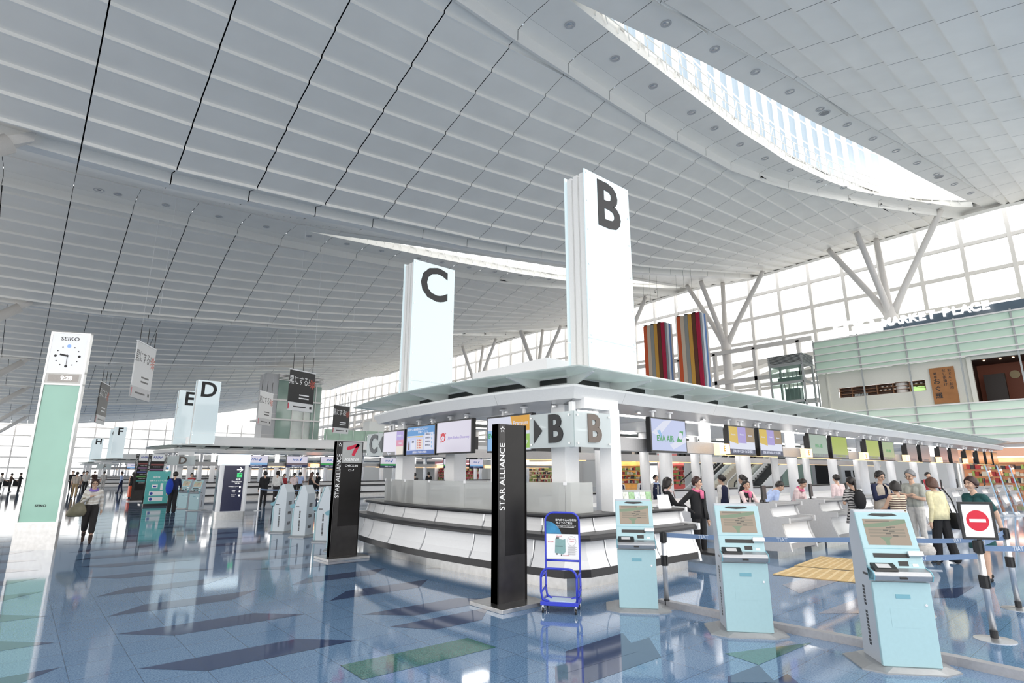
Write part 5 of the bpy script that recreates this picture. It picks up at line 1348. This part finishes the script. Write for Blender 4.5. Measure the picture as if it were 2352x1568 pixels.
def capsule_mesh(vs, fs, p, q, r0, r1, n=10):
    d = q - p
    if d.length < 1e-5: d = V3(0,0,1e-4)
    dn = d.normalized(); a = dn.orthogonal().normalized(); b = dn.cross(a); base = len(vs); rings = []
    for k in range(4): t = -PI/2 + PI/2*k/3; rings.append((p + dn*(r0*math.sin(t)), max(r0*math.cos(t), r0*.05)))
    for k in range(4): t = PI/2*k/3; rings.append((q + dn*(r1*math.sin(t)), max(r1*math.cos(t), r1*.05)))
    for c, r in rings: vs += [c + (a*math.cos(2*PI*j/n)+b*math.sin(2*PI*j/n))*r for j in range(n)]
    R = len(rings)
    fs += [tuple(base+x for x in (i*n+j, i*n+(j+1)%n, (i+1)*n+(j+1)%n, (i+1)*n+j)) for i in range(R-1) for j in range(n)]
    fs.append(tuple(base+j for j in range(n-1,-1,-1))); fs.append(tuple(base+(R-1)*n+j for j in range(n)))
def body_mesh(name, pose, sleeves, legwear, detail):
    """returns mesh in metres for a 1.70 m figure; slots: skin, top, bottom, shoes, stockings, inner"""
    caps = []   # p, q, r0, r1, slot
    lean = pose.get('lean', 0); RX = Matrix.Rotation(lean, 3, 'X'); piv = V3(0,0,.95)
    def up_(v): return piv + RX @ (Vector(v) - piv)
    fem = pose.get('fem', False)
    sh = .165 if fem else .185
    def C(p, q, r0, r1, m): caps.append((Vector(p), Vector(q), r0, r1, m))
    def U(p, q, r0, r1, m): caps.append((up_(p), up_(q), r0, r1, m))
    # pelvis and torso made of several side-by-side volumes
    hipw = .075 if fem else .065
    for s in (-1,1): C((s*hipw,.01,.90),(s*hipw*.8,.0,1.0), .105, .10, 2)
    wr = .095 if fem else .115
    for s in (-1,1):
        U((s*.055,.0,1.0),(s*.06,.0,1.10), wr, wr, 1)
        U((s*.06,.0,1.10),(s*.085,.0,1.28), wr, .105, 1)
        U((s*.07,.01,1.28),(s*(sh-.05),.01,1.37), .10, .06, 1)
        if fem: U((s*.07,-.06,1.235),(s*.07,-.065,1.24), .065, .06, 1)
    U((-sh+.03,.01,1.385),(sh-.03,.01,1.385), .055, .055, 1)
    U((0,.015,1.40),(0,.0,1.47), .058, .050, 0)
    # head, chin, nose, ears
    ht = pose.get('nod', 0); hy = pose.get('turn', 0)
    HR = Matrix.Rotation(hy,3,'Z') @ Matrix.Rotation(ht,3,'X'); hc0 = up_((0,-.015,1.585))
    def Hd(v): return hc0 + HR @ (Vector(v))
    def Hc(p, q, r0, r1): caps.append((Hd(p), Hd(q), r0, r1, 0))
    Hc((0,.02,.03),(0,-.01,.035), .088, .082); Hc((0,-.015,-.02),(0,-.03,-.065), .07, .045); Hc((0,-.05,-.085),(0,-.055,-.085), .030, .028)
    Hc((0,-.088,.005),(0,-.108,-.022), .011, .014)
    for s in (-1,1):
        Hc((s*.085,.01,.01),(s*.088,.015,-.025), .016, .012); Hc((s*.04,-.065,-.02),(s*.035,-.06,-.04), .03, .025)
    # arms
    for s, key in ((1,'armL'),(-1,'armR')):
        e, w_, hd = ARMS[pose.get(key, 'down')]
        S_ = V3(s*sh,.01,1.375); E_ = S_ + V3(s*e[0],e[1],e[2]); W_ = S_ + V3(s*w_[0],w_[1],w_[2]); D = V3(s*hd[0],hd[1],hd[2]).normalized()
        um = 1 if sleeves in ('short','long') else 0; fm = 1 if sleeves == 'long' else 0
        th_ = 1.18 if sleeves == 'long' else 1.0
        if sleeves == 'short':
            M_ = S_.lerp(E_, .72); U(S_, M_, .062, .060, 1); U(M_, E_, .044, .040, 0)
        else: U(S_, E_, .054*th_, .043*th_, um)
        U(E_, W_, .042*th_, .030*th_, fm)
        P1 = W_ + D*.085
        U(W_, P1, .026, .030, 0)
        side = D.cross(V3(0,0,1)) if abs(D.z) < .8 else V3(0,1,0)
        side.normalize(); curl = D.cross(side).normalized()
        if detail:
            for k, (o_, ln) in enumerate(((-.027,.062),(-.009,.075),(.009,.07),(.027,.055))):
                a0 = P1 + side*o_*.9; a1 = a0 + D*ln*.55; a2 = a1 + (D*.75 + curl*.5*(-1 if s > 0 else 1)).normalized()*ln*.5
                U(a0, a1, .0098, .009, 0); U(a1, a2, .009, .008, 0)
            T0 = W_ + D*.03 + side*-.028; T1 = T0 + (D*.6 - side*.8).normalized()*.045; U(T0, T1, .0105, .0095, 0); U(T1, T1 + D*.03, .0095, .008, 0)
        else: U(P1, P1 + D*.07, .026, .014, 0)
    # legs
    lg = LEGS[pose.get('legs', 'stand')]
    for s, ((ky,kz),(ay,az)) in ((1,lg[0]),(-1,lg[1])):
        H_ = V3(s*.085,0,.90); K_ = V3(s*.09,ky,.49+kz*.5); A_ = V3(s*.095,ay,.085+az)
        fo = V3(0,-1,0) if az < .05 else V3(0,-.6,-.8)
        if legwear == 'pants':
            C(H_,K_, .098,.068, 2); C(K_,A_, .066,.055, 2)
        elif legwear == 'wide': C(H_,K_, .10,.085, 2); C(K_,A_+V3(0,0,-.02), .085,.085, 2)
        elif legwear == 'capri':
            C(H_,K_, .105,.085, 2); M_ = K_.lerp(A_,.45); C(K_,M_, .085,.075, 2); C(M_,A_, .045,.038, 0); C(K_.lerp(A_,.72),A_, .052,.05, 3)
        else:
            C(H_,K_, .088,.056, 4); C(K_,K_.lerp(A_,.35), .055,.055, 4); C(K_.lerp(A_,.35),A_, .055,.036, 4)
        C(A_+V3(0,.03,-.045), A_+fo*.04+V3(0,0,-.045), .040,.042, 3); C(A_+fo*.04+V3(0,0,-.045), A_+fo*.15+V3(0,0,-.055), .040,.030, 3)
    vs, fs = [], []
    for p, q, r0, r1, m in caps: capsule_mesh(vs, fs, p, q, r0, r1, 10 if detail else 8)
    me = bpy.data.meshes.new(name); me.from_pydata([tuple(v) for v in vs], [], fs)
    o = bpy.data.objects.new('tmp', me); COL.objects.link(o)
    rm = o.modifiers.new('r', 'REMESH'); rm.mode = 'VOXEL'; rm.voxel_size = .0085 if detail else .02
    sm = o.modifiers.new('s', 'SMOOTH'); sm.factor = .5; sm.iterations = 4 if detail else 2
    dg = bpy.context.evaluated_depsgraph_get(); dg.update()
    new = bpy.data.meshes.new_from_object(o.evaluated_get(dg))
    bpy.data.objects.remove(o); bpy.data.meshes.remove(me)
    new.name = name
    # colour each face by the nearest limb segment
    n = len(new.vertices); co = np.empty(n*3); new.vertices.foreach_get('co', co); co = co.reshape(-1,3)
    nf = len(new.polygons); cen = np.empty(nf*3); new.polygons.foreach_get('center', cen); cen = cen.reshape(-1,3)
    best = np.full(nf, 9e9); idx = np.zeros(nf, int)
    for p, q, r0, r1, m in caps:
        p_ = np.array(p); d = np.array(q)-p_; L2 = max(d@d, 1e-9)
        t = np.clip(((cen-p_)@d)/L2, 0, 1); dist = np.linalg.norm(cen - p_ - t[:,None]*d, axis=1) - (r0 + (r1-r0)*t)
        k = dist < best; best[k] = dist[k]; idx[k] = m
    new.materials.clear()
    for _ in range(6): new.materials.append(None)
    new.polygons.foreach_set('material_index', idx.astype(np.int32))
    new.polygons.foreach_set('use_smooth', [True]*nf)
    new.update()
    return new, Hd, up_
def hair_bm(Hd, style, seed=0):
    """cap of hair following the skull; the lower edge depends on the angle round the head"""
    lim = {'short': (36,-24,-50), 'man': (42,-6,-44), 'bob': (32,-45,-62), 'long': (32,-60,-75), 'bun': (38,-10,-44), 'pony': (38,-8,-44)}[style]
    b = MB(); n = 28; k = 9; vs = []; rn = random.Random(seed)
    jag = [rn.uniform(-9,7) for _ in range(n)]
    for i in range(k):
        for j in range(n):
            ph = 2*PI*j/n; c = math.cos(ph)         # ph=0 is the face
            front = max(0,c)**1.5; back_ = max(0,-c)
            l = lim[1] + (lim[0]-lim[1])*front + (lim[2]-lim[1])*back_
            l += jag[j] if style not in ('bob','long') else jag[j]*.4
            el = math.radians(90 - (90-l)*i/(k-1)); r = .104 + .006*math.sin(7*ph+2*i+seed) + (.008 if i > k-4 and style in ('bob','long') else 0)
            z = r*1.12*math.sin(el) + .03; rr = r*math.cos(el) if el > -.2 else r*(.98 if style in ('bob','long') else math.cos(el))
            vs.append(Hd((rr*math.sin(ph), -rr*1.06*math.cos(ph)+.008, z)))
    fs = [(i*n+j, i*n+(j+1)%n, (i+1)*n+(j+1)%n, (i+1)*n+j) for i in range(k-1) for j in range(n)]
    fs.append(tuple(range((k-1)*n, k*n)))
    b.add(vs, fs)
    if style == 'bun': c = Hd((0,.125,.03)); b.ball(c, .05,.045,.045, 10)
    if style == 'pony': b.tube([Hd((0,.10,.03)), Hd((0,.14,-.02)), Hd((0,.135,-.14)), Hd((0,.12,-.24))], .035, 8, r1=.012)
    if style == 'long': b.tube([Hd((0,.06,-.05)), Hd((0,.07,-.14)), Hd((0,.06,-.21))], .085, 10, r1=.06)
    return b
def person(label, loc, face, h, mats, pose, sleeves='short', legwear='pants', hair='short', hairc=None, glasses=False, scarf=None, skirt=None, jacket=None, group=None, detail=True, name='person'):
    """mats: top, bottom, shoes, stockings"""
    t = thing(name, label, 'person', loc, math.atan2(face[0], -face[1]), group)
    k = h/1.70; t.scale = (k,k,k)
    me, Hd, up_ = body_mesh('body', pose, sleeves, legwear, detail)
    for i, m in enumerate([skin] + list(mats) + [skin]*(5-len(mats))): me.materials[i] = m
    o = bpy.data.objects.new('body', me); COL.objects.link(o); o.parent = t
    hair_bm(Hd, hair, len(label)).build('hair', hairc or hairm, t, smooth=True)
    if detail:
        e = MB()
        for s in (-1,1): e.ball(Hd((s*.034,-.086,.012)), .012,.006,.007, 8)
        e.build('eyes', ink, t)
        bw = MB()
        for s in (-1,1): bw.tube([Hd((s*.018,-.091,.033)), Hd((s*.052,-.081,.034))], .004, 5)
        bw.build('eyebrows', hairc or hairm, t)
        MB().ball(Hd((0,-.093,-.052)), .022,.006,.006, 8).build('mouth', mat('lips', (.45,.14,.12), .5, noise=.05), t)
    if glasses:
        g = MB()
        for s in (-1,1):
            g.tube([Hd((s*.036+.024*math.cos(a),-.098,.010+.018*math.sin(a))) for a in [2*PI*i/12 for i in range(13)]], .003, 5); g.tube([Hd((s*.058,-.096,.014)), Hd((s*.09,.0,.012))], .003, 5)
        g.build('glasses', black, t)
    if scarf:
        s = MB(); R_ = .085
        ring = [up_((R_*math.cos(a), .0+R_*.9*math.sin(a), 1.425-.02*math.sin(a+PI))) for a in [2*PI*i/14 for i in range(15)]]
        s.tube(ring, .034, 8)
        if scarf[1]: s.prism([up_(p) for p in ((-.05,-.125,1.42),(.05,-.125,1.42),(.02,-.15,1.27),(-.06,-.15,1.27))], (0,-.02,0))
        s.build('scarf', scarf[0], t, smooth=True)
    if skirt:
        m, z0, z1, r0, r1 = skirt
        sk = MB().lathe([(r1*.98,z0),(r1,z0+.01),((r0+r1)/2,(z0+z1)/2),(r0,z1),(r0*.9,z1+.02)], n=20); sk.v = [(x_,y_*.72,z_) for x_,y_,z_ in sk.v]; sk.build('skirt', m, t, smooth=True)
    if jacket:
        m, z0, r0 = jacket
        j = MB(); n = 22; vs = []; prof = [(r0,z0),(r0*.98,1.0),(r0*.92,1.12),(r0*1.02,1.26),(r0*.95,1.36),(.09,1.43)]
        for r, z in prof: 
            for q in range(n):
                a = -PI/2 + .22 + (2*PI-.44)*q/(n-1); vs.append(up_((r*math.cos(a)*1.08, r*math.sin(a)*.72, z)))
        j.add(vs, [(i*n+q, i*n+q+1, (i+1)*n+q+1, (i+1)*n+q) for i in range(len(prof)-1) for q in range(n-1)])
        o = j.build('jacket', m, t, smooth=True); sd = o.modifiers.new('solid', 'SOLIDIFY'); sd.thickness = .012
    return t, up_, k
def stripes(name, c1, c2, scale, dist=0, direction='Z'):
    m = mat(name, c1, .8); nt = m.node_tree; b = nt.nodes['Principled BSDF']
    tc = nt.nodes.new('ShaderNodeTexCoord'); w = nt.nodes.new('ShaderNodeTexWave'); r = nt.nodes.new('ShaderNodeValToRGB')
    w.bands_direction = direction; w.inputs['Scale'].default_value = scale; w.inputs['Distortion'].default_value = dist; w.inputs['Detail'].default_value = 1
    r.color_ramp.interpolation = 'CONSTANT'; r.color_ramp.elements[0].color = c1+(1,); r.color_ramp.elements[1].color = c2+(1,); r.color_ramp.elements[1].position = .5
    nt.links.new(tc.outputs['Object'], w.inputs['Vector']); nt.links.new(w.outputs['Fac'], r.inputs['Fac']); nt.links.new(r.outputs['Color'], b.inputs['Base Color'])
    return m
def cl(name, c): return mat('cloth_'+name, c, .85, noise=.12, nscale=14)
blk = cl('black', (.012,.012,.014)); nvy = cl('navy', (.015,.02,.06)); wht = cl('white', (.75,.73,.70)); crm = cl('cream', (.72,.66,.42)); lbl = cl('light_blue', (.42,.52,.78)); pnk = cl('pale_pink', (.75,.60,.60)); hot = cl('pink', (.70,.16,.30)); dgr = cl('dark_green', (.012,.07,.07)); gry = cl('light_grey', (.50,.48,.46)); tanc = cl('tan', (.38,.27,.15)); brw = cl('brown', (.07,.04,.03)); red_ = cl('red', (.45,.05,.06)); prp = cl('purple', (.25,.16,.55)); yel = cl('yellow', (.75,.5,.04)); bei = cl('beige', (.48,.42,.36)); cha = cl('charcoal', (.05,.045,.045))
striped = stripes('striped_knit', (.70,.62,.48), (.10,.06,.05), 6.5); zebra = stripes('zebra_print', (.55,.53,.52), (.03,.03,.035), 5, 6); patt = stripes('white_print', (.78,.75,.71), (.62,.56,.50), 3, 9)
hbrown = mat('brown_hair', (.10,.045,.03), .45, noise=.3); hgrey = mat('grey_hair', (.22,.22,.23), .5, noise=.3)
CAMN = (-.65,-.76); RIGHT = (.758,-.652); LEFT = (-.758,.652)
w1, up1, k1_ = person('woman in a white printed top and purple scarf walking with a large olive bag', (1.52,17.85,0), (-.12,-1), 1.50, [patt, cl('black_capri',(.02,.018,.018)), cl('boot_brown',(.05,.03,.025))], dict(armR='chest', armL='back', legs='walk', fem=True), 'long', 'capri', 'short', hairc=mat('dark_brown_hair',(.04,.015,.012),.45,noise=.3), glasses=True, scarf=(prp,False))
b = MB(); b.add([], [])
oliv = mat('olive_leather', (.20,.18,.12), .5, noise=.15, nscale=8)
vs = []; n = 16
for i, (z, rx, ry) in enumerate(((-.17,.13,.07),(-.14,.19,.10),(-.05,.20,.11),(.05,.15,.09),(.13,.09,.05),(.16,.06,.03))):
    vs += [(rx*math.cos(2*PI*j/n)-.10*(1-(z+.3)/.47), ry*math.sin(2*PI*j/n), z) for j in range(n)]
b.add(vs, [(i*n+j, i*n+(j+1)%n, (i+1)*n+(j+1)%n, (i+1)*n+j) for i in range(5) for j in range(n)] + [tuple(range(n-1,-1,-1)), tuple(range(5*n,6*n))])
t = thing('shoulder_bag', 'large olive shoulder bag carried by the walking woman with the purple scarf', 'bag', (1.28,17.76,.80), math.radians(-8))
b.build('bag_body', oliv, t, smooth=True)
MB().tube([(-.05,0,.14),(.04,.0,.26),(.16,.02,.27),(.12,0,.13)], .012, 6).build('handle', oliv, t)
person('man in dark clothes with a blue bag on his back facing the distant kiosks', (5.2,28.4,0), (.35,1), 1.68, [nvy, blk, blk], dict(armR='fwd', armL='down', legs='stand'), 'long', 'wide', 'short')
t = thing('sling_bag', 'bright blue bag slung on the back of the man in dark clothes', 'bag', (4.98,28.12,1.08), .5)
MB().ball((0,0,0), .15,.13,.33, 14).build('bag_body', cl('bright_blue',(.01,.05,.42)), t, smooth=True); MB().tube([(-.05,.1,.3),(.1,.25,.42),(.25,.36,.2)], .02, 6).build('strap', blk, t)
person('staff woman in a black jacket and pink scarf with one hand on her hip', (10.5,6.45,0), (-.25,-1), 1.58, [blk, blk, blk], dict(armR='akimbo', armL='down', fem=True, turn=.5), 'long', 'pants', 'short', hairc=mat('dark_brown_hair',(.04,.015,.012)), scarf=(hot,True), jacket=(blk,.86,.185))
person('woman in a zebra print dress with black leggings and yellow shoes', (14.5,4.95,0), (.55,.85), 1.56, [zebra, zebra, yel, blk], dict(armR='down', armL='chest', fem=True), 'short', 'bare', 'pony', skirt=(zebra,.62,1.0,.15,.24))
t = thing('backpack', 'black backpack worn by the woman in the zebra print dress', 'bag', (14.41,4.83,1.08), math.atan2(.55,-.85))
MB().ball((0,.07,0), .135,.09,.21, 14).build('bag_body', blk, t, smooth=True)
MB().tube([(-.08,.06,.18),(-.09,-.10,.22),(-.09,-.16,.08)], .018, 6).tube([(.08,.06,.18),(.09,-.10,.22),(.09,-.16,.08)], .018, 6).build('straps', blk, t)
person('man in a navy shirt and beige cardigan looking down at his hands', (15.1,4.55,0), (-.45,-.9), 1.70, [nvy, cl('denim',(.06,.07,.14)), blk], dict(armR='phone', armL='phone', nod=.3), 'long', 'pants', 'short', glasses=True, jacket=(bei,.82,.20))
t = thing('waist_bag', 'black bag hanging at the waist of the man in the beige cardigan', 'bag', (15.15,4.36,.97), .4)
MB().ball((0,0,0), .17,.07,.12, 12).build('bag_body', blk, t, smooth=True)
person('woman in a sleeveless brown and cream striped top seen from behind', (13.2,3.72,0), (.6,.8), 1.50, [striped, cl('khaki',(.22,.2,.15)), blk], dict(armR='fwd', armL='fwd', fem=True), 'none', 'pants', 'bob')
t = thing('luggage_trolley', 'low trolley piled with a cream coat and a grey bag beside the striped woman', 'trolley', (13.35,3.45,0), .5); t.scale = (.68,.68,.68)
MB().box(-.25,.25,-.3,.3,.12,.16).tube([(-.25,.3,.14),(-.25,.36,.8),(.25,.36,.8),(.25,.3,.14)], .015, 6).build('frame', alu, t)
MB().ball((0,-.02,.34), .24,.28,.20, 12).build('grey_bag', gry, t, smooth=True)
MB().ball((0,.05,.58), .22,.20,.14, 12).ball((.12,-.12,.5), .14,.14,.12, 10).build('cream_coat', wht, t, smooth=True)
for sx in (-.2,.2):
    for sy in (-.25,.25): MB().tube([(sx-.015,sy,.05),(sx+.015,sy,.05)], .05, 10).build('wheel', black, t)
person('grey haired man with crossed arms in a pale shirt', (15.0,3.9,0), (-.9,.35), 1.72, [cl('sage_grey',(.40,.41,.37)), cl('stone',(.62,.60,.57)), brw], dict(armR='crossed', armL='crossed', nod=.25), 'short', 'pants', 'man', hairc=hgrey, glasses=True)
person('woman in a cream jacket and black trousers seen from behind', (13.75,3.2,0), (.45,.9), 1.57, [crm, blk, blk], dict(armR='down', armL='down', fem=True, lean=.08, legs='step'), 'long', 'wide', 'bob', hairc=hbrown, jacket=(crm,.86,.19))
t = thing('shoulder_bag', 'black shoulder bag hanging on the right of the woman in the cream jacket', 'bag', (13.95,3.0,.80), math.radians(-140))
MB().prism([(-.16,-.05,-.18),(.16,-.05,-.18),(.11,-.04,.12),(-.11,-.04,.12)], (0,.09,0)).build('bag_body', blk, t, bevel=.01)
MB().tube([(-.09,0,.1),(-.14,-.04,.38),(-.20,-.10,.58)], .012, 6).tube([(.09,0,.1),(.0,-.02,.38),(-.12,-.08,.58)], .012, 6).build('strap', blk, t)
person('person in a dark green short sleeved dress walking behind the no entry sign', (12.0,2.28,0), (-.85,.5), 1.60, [dgr, dgr, blk, skin], dict(armR='down', armL='back', legs='step', fem=True), 'short', 'bare', 'short', hairc=mat('dark_brown_hair',(.04,.015,.012)), skirt=(dgr,.52,1.02,.16,.22))
person('smiling staff woman with long black hair behind the leaflet rack', (10.45,7.12,0), (.65,-.75), 1.56, [blk, blk, blk], dict(fem=True, armR='fwd', armL='fwd'), 'long', 'pants', 'long', scarf=(pnk,True))
person('staff woman in a dark vest and pink scarf sitting behind the middle kiosk desk', (13.2,6.8,0), (-.4,-1), 1.48, [pnk, blk, blk], dict(fem=True, armR='fwd', armL='fwd'), 'long', 'pants', 'bun', scarf=(hot,True), jacket=(blk,.88,.175))
person('man in a light blue shirt bending over a desk', (14.25,6.9,0), (.75,-.65), 1.62, [lbl, cha, blk], dict(lean=.75, armR='write', armL='write', nod=.4), 'long', 'pants', 'man')
person('staff woman in a pink blouse bending to write at the desk edge', (15.3,6.6,0), (-.1,-1), 1.56, [pnk, blk, blk], dict(lean=.42, armR='write', armL='write', fem=True, nod=.5), 'long', 'pants', 'bun', scarf=(hot,False))
person('staff woman with a hair bun and pale pink blouse behind the navy shirted man', (18.5,6.7,0), (.5,.8), 1.60, [pnk, blk, blk], dict(fem=True), 'long', 'pants', 'bun')
person('staff woman with a red scarf behind the couple', (28.0,6.7,0), (-.6,-.8), 1.66, [red_, blk, blk], dict(fem=True, armR='fwd', armL='fwd'), 'long', 'pants', 'bun', detail=False)
person('staff woman in a dark vest over white sleeves seen from behind', (14.7,8.25,0), (.1,1), 1.60, [wht, nvy, blk], dict(fem=True), 'long', 'pants', 'bun', jacket=(nvy,.88,.175), detail=False)
person('staff woman in black standing behind the black jacketed one', (14.6,7.6,0), (-.2,1), 1.60, [blk, blk, blk], dict(fem=True), 'short', 'pants', 'bun', detail=False)
for x, y, l, hr, hh in ((16.2,12,'staff woman with shoulder length hair in front of the red shop','bob',1.57),(16.95,12,'staff woman in a vest and blue scarf in front of the red shop','bun',1.57),(17.5,12,'dark haired staff member at the right of the group before the red shop','short',1.52),(14.95,12,'staff member with a red scarf beside the orange shop','bun',1.56)):
    person(l, (x,y,0), (-.3,-1), hh, [wht, nvy, blk], dict(fem=True), 'long', 'pants', hr, jacket=(nvy,.88,.175), scarf=(red_ if 'red' in l.split('scarf')[0] else lbl, False) if 'scarf' in l else None, detail=False)
# distant figures
FAR = [((9.45,30),(.1,1),1.70,[blk,blk,blk],'man in a black suit seen from behind at the belt barrier of the second queue','long','stand'),
 ((10.4,31),(.6,.8),1.72,[wht,cha,blk],'man in a white shirt right of the black suited man','long','stand'),
 ((12.2,31),(.9,.1),1.62,[blk,blk,blk],'woman with long brown hair in black, above the third white kiosk','none','stand'),
 ((13.1,36),(.4,.9),1.62,[pnk,blk,blk],'person in a pale top with a dark backpack, above the second white kiosk','short','stand'),
 ((13.6,39.2),(0,-1),1.55,[red_,blk,blk],'staff member in a red blouse behind the second island desks','long','stand'),
 ((13.0,38.6),(.2,1),1.6,[cha,blk,blk],'dark haired person left of the red bloused staff member','long','stand'),
 ((14.2,38),(.4,.9),1.66,[lbl,cha,blk],'person in a pale blue shirt right of the backpack wearer','short','stand'),
 ((15.1,38.2),(.2,1),1.68,[gry,blk,blk],'grey shirted person at the second island, left of a pair','short','stand'),
 ((15.6,38.6),(.2,1),1.64,[blk,blk,blk],'black clothed person at the second island, right of a pair','short','stand'),
 ((8.1,39.4),(-.4,-1),1.6,[red_,blk,blk],'staff member in red just left of the navy pylon','long','stand'),
 ((6.2,48),(.4,.9),1.66,[blk,blk,blk],'woman in black holding the orange suitcase','none','step'),
 ((6.5,56.5),(-.9,.4),1.68,[lbl,nvy,blk],'uniformed woman with pale blue sleeves beside the third canopy','long','step'),
 ((3.0,47.5),(.1,1),1.68,[bei,tanc,brw],'person in a beige shirt and tan trousers walking away','short','walk'),
 ((3.5,60),(-.1,-1),1.76,[blk,blk,blk],'man in a dark suit walking towards the viewer, right of a pair','long','walk'),
 ((2.6,62),(.1,-1),1.72,[blk,blk,blk],'man in a black suit striding at the left edge of the clock tower','long','walk'),
 ((4.4,63),(.5,-.8),1.70,[nvy,nvy,blk],'person in blue clothes behind the dark suited man','long','walk'),
 ((4.2,57),(-.2,-1),1.72,[gry,blk,blk],'person in a grey shirt carrying a bag in the crowd','short','walk'),
 ((5.8,70),(.2,-1),1.72,[brw,brw,blk],'person in brown in the middle of the crowd','long','stand'),
 ((6.2,66),(.2,1),1.70,[gry,gry,blk],'person in pale grey at the right of the crowd','short','stand'),
 ((5.2,74),(.2,-1),1.70,[cha,cha,blk],'charcoal clothed person at the back of the crowd','long','stand'),
 ((-.9,60),(.9,.2),1.6,[gry,blk,blk],'grey shirted person at the far left edge','short','stand'),
 ((-.35,66),(.9,.2),1.55,[brw,blk,blk],'brown clothed person at the far left, left of a pair','long','stand'),
 ((.25,68),(.9,.2),1.6,[blk,blk,blk],'black clothed person at the far left, right of a pair','long','stand'),
 ((.7,64),(-.6,.8),1.66,[blk,blk,blk],'dark figure just left of the clock tower base','long','walk'),
 ((17.5,29),(.3,1),1.62,[cha,blk,blk],'dark haired person behind the counter screens, left one','long','stand'),
 ((21.0,33),(.3,1),1.66,[blk,blk,blk],'dark haired person behind the counter screens, right one','long','stand')]
cache = {}
for (x,y), face, h, ms, l, slv, leg in FAR:
    key = (slv, leg, 'woman' in l or 'red' in l)
    hs = 'long' if 'long brown' in l else ('bun' if 'uniformed' in l else ('bob' if 'woman' in l else 'short'))
    t = thing('person', l, 'person', (x,y,0), math.atan2(face[0], -face[1]), 'distant travellers in the hall')
    t.scale = (h/1.7,)*3
    if key not in cache: cache[key] = body_mesh('body', dict(legs=leg, fem=key[2], armL='down', armR='fwd' if leg == 'stand' else 'down'), slv, 'pants', False)
    me, Hd, up_ = cache[key]
    o = bpy.data.objects.new('body', me); COL.objects.link(o); o.parent = t
    for i, m in enumerate([skin] + ms + [skin, skin]):
        o.material_slots[i].link = 'OBJECT'; o.material_slots[i].material = m
    hair_bm(Hd, hs, 3).build('hair', hbrown if 'brown hair' in l else hairm, t, smooth=True)
# orange suitcase beside the woman in black
t = thing('suitcase', 'bright orange suitcase beside the woman in black', 'suitcase', (5.95,45.6,0), .2)
MB().box(-.24,.24,-.15,.15,.06,.80).build('shell', mat('orange_shell', (.75,.10,.03), .35, noise=.05), t, bevel=.04)
MB().tube([(-.1,.12,.8),(-.1,.12,1.05),(.1,.12,1.05),(.1,.12,.8)], .012, 6).build('pull_handle', black, t)
for sx in (-.18,.18): MB().tube([(sx-.02,0,.035),(sx+.02,0,.035)], .035, 10).build('wheel', black, t)
# belt barrier posts at the second queue
def farpost(x, y, l):
    t = thing('barrier_post', l, 'barrier post', (x,y,0), 0, 'belt barrier posts at the second queue')
    MB().lathe([(.18,0),(.18,.01),(.03,.03)], n=18).build('base_disc', alu, t); MB().lathe([(.035,.03),(.035,1.0)], n=10).build('tube', alu, t)
for i, (x, y) in enumerate(((8.4,27.2),(8.9,25.6),(10.0,24.3))): farpost(x, y, 'aluminium barrier post at the second queue, %s from the left' % NTH[i])
belt_run('blue belt between the barrier posts of the second queue, left', (8.4,27.2), (8.9,25.6), .93, False); belt_run('blue belt between the barrier posts of the second queue, right', (8.9,25.6), (10.0,24.3), .93, False)
t = thing('waiting_seats', 'dark row of waiting seats at the far left edge', 'seats', (-2,70,0))
for i in range(5):
    MB().box(-1+.7*i,-.4+.7*i,-.3,.25,.42,.48).box(-1+.7*i,-.4+.7*i,.2,.27,.48,.95).build('seat', blk, t)
MB().box(-1.05,2.5,-.05,.05,.3,.42).box(-.9,-.8,-.05,.05,0,.3).box(2.2,2.3,-.05,.05,0,.3).build('beam', steel, t)
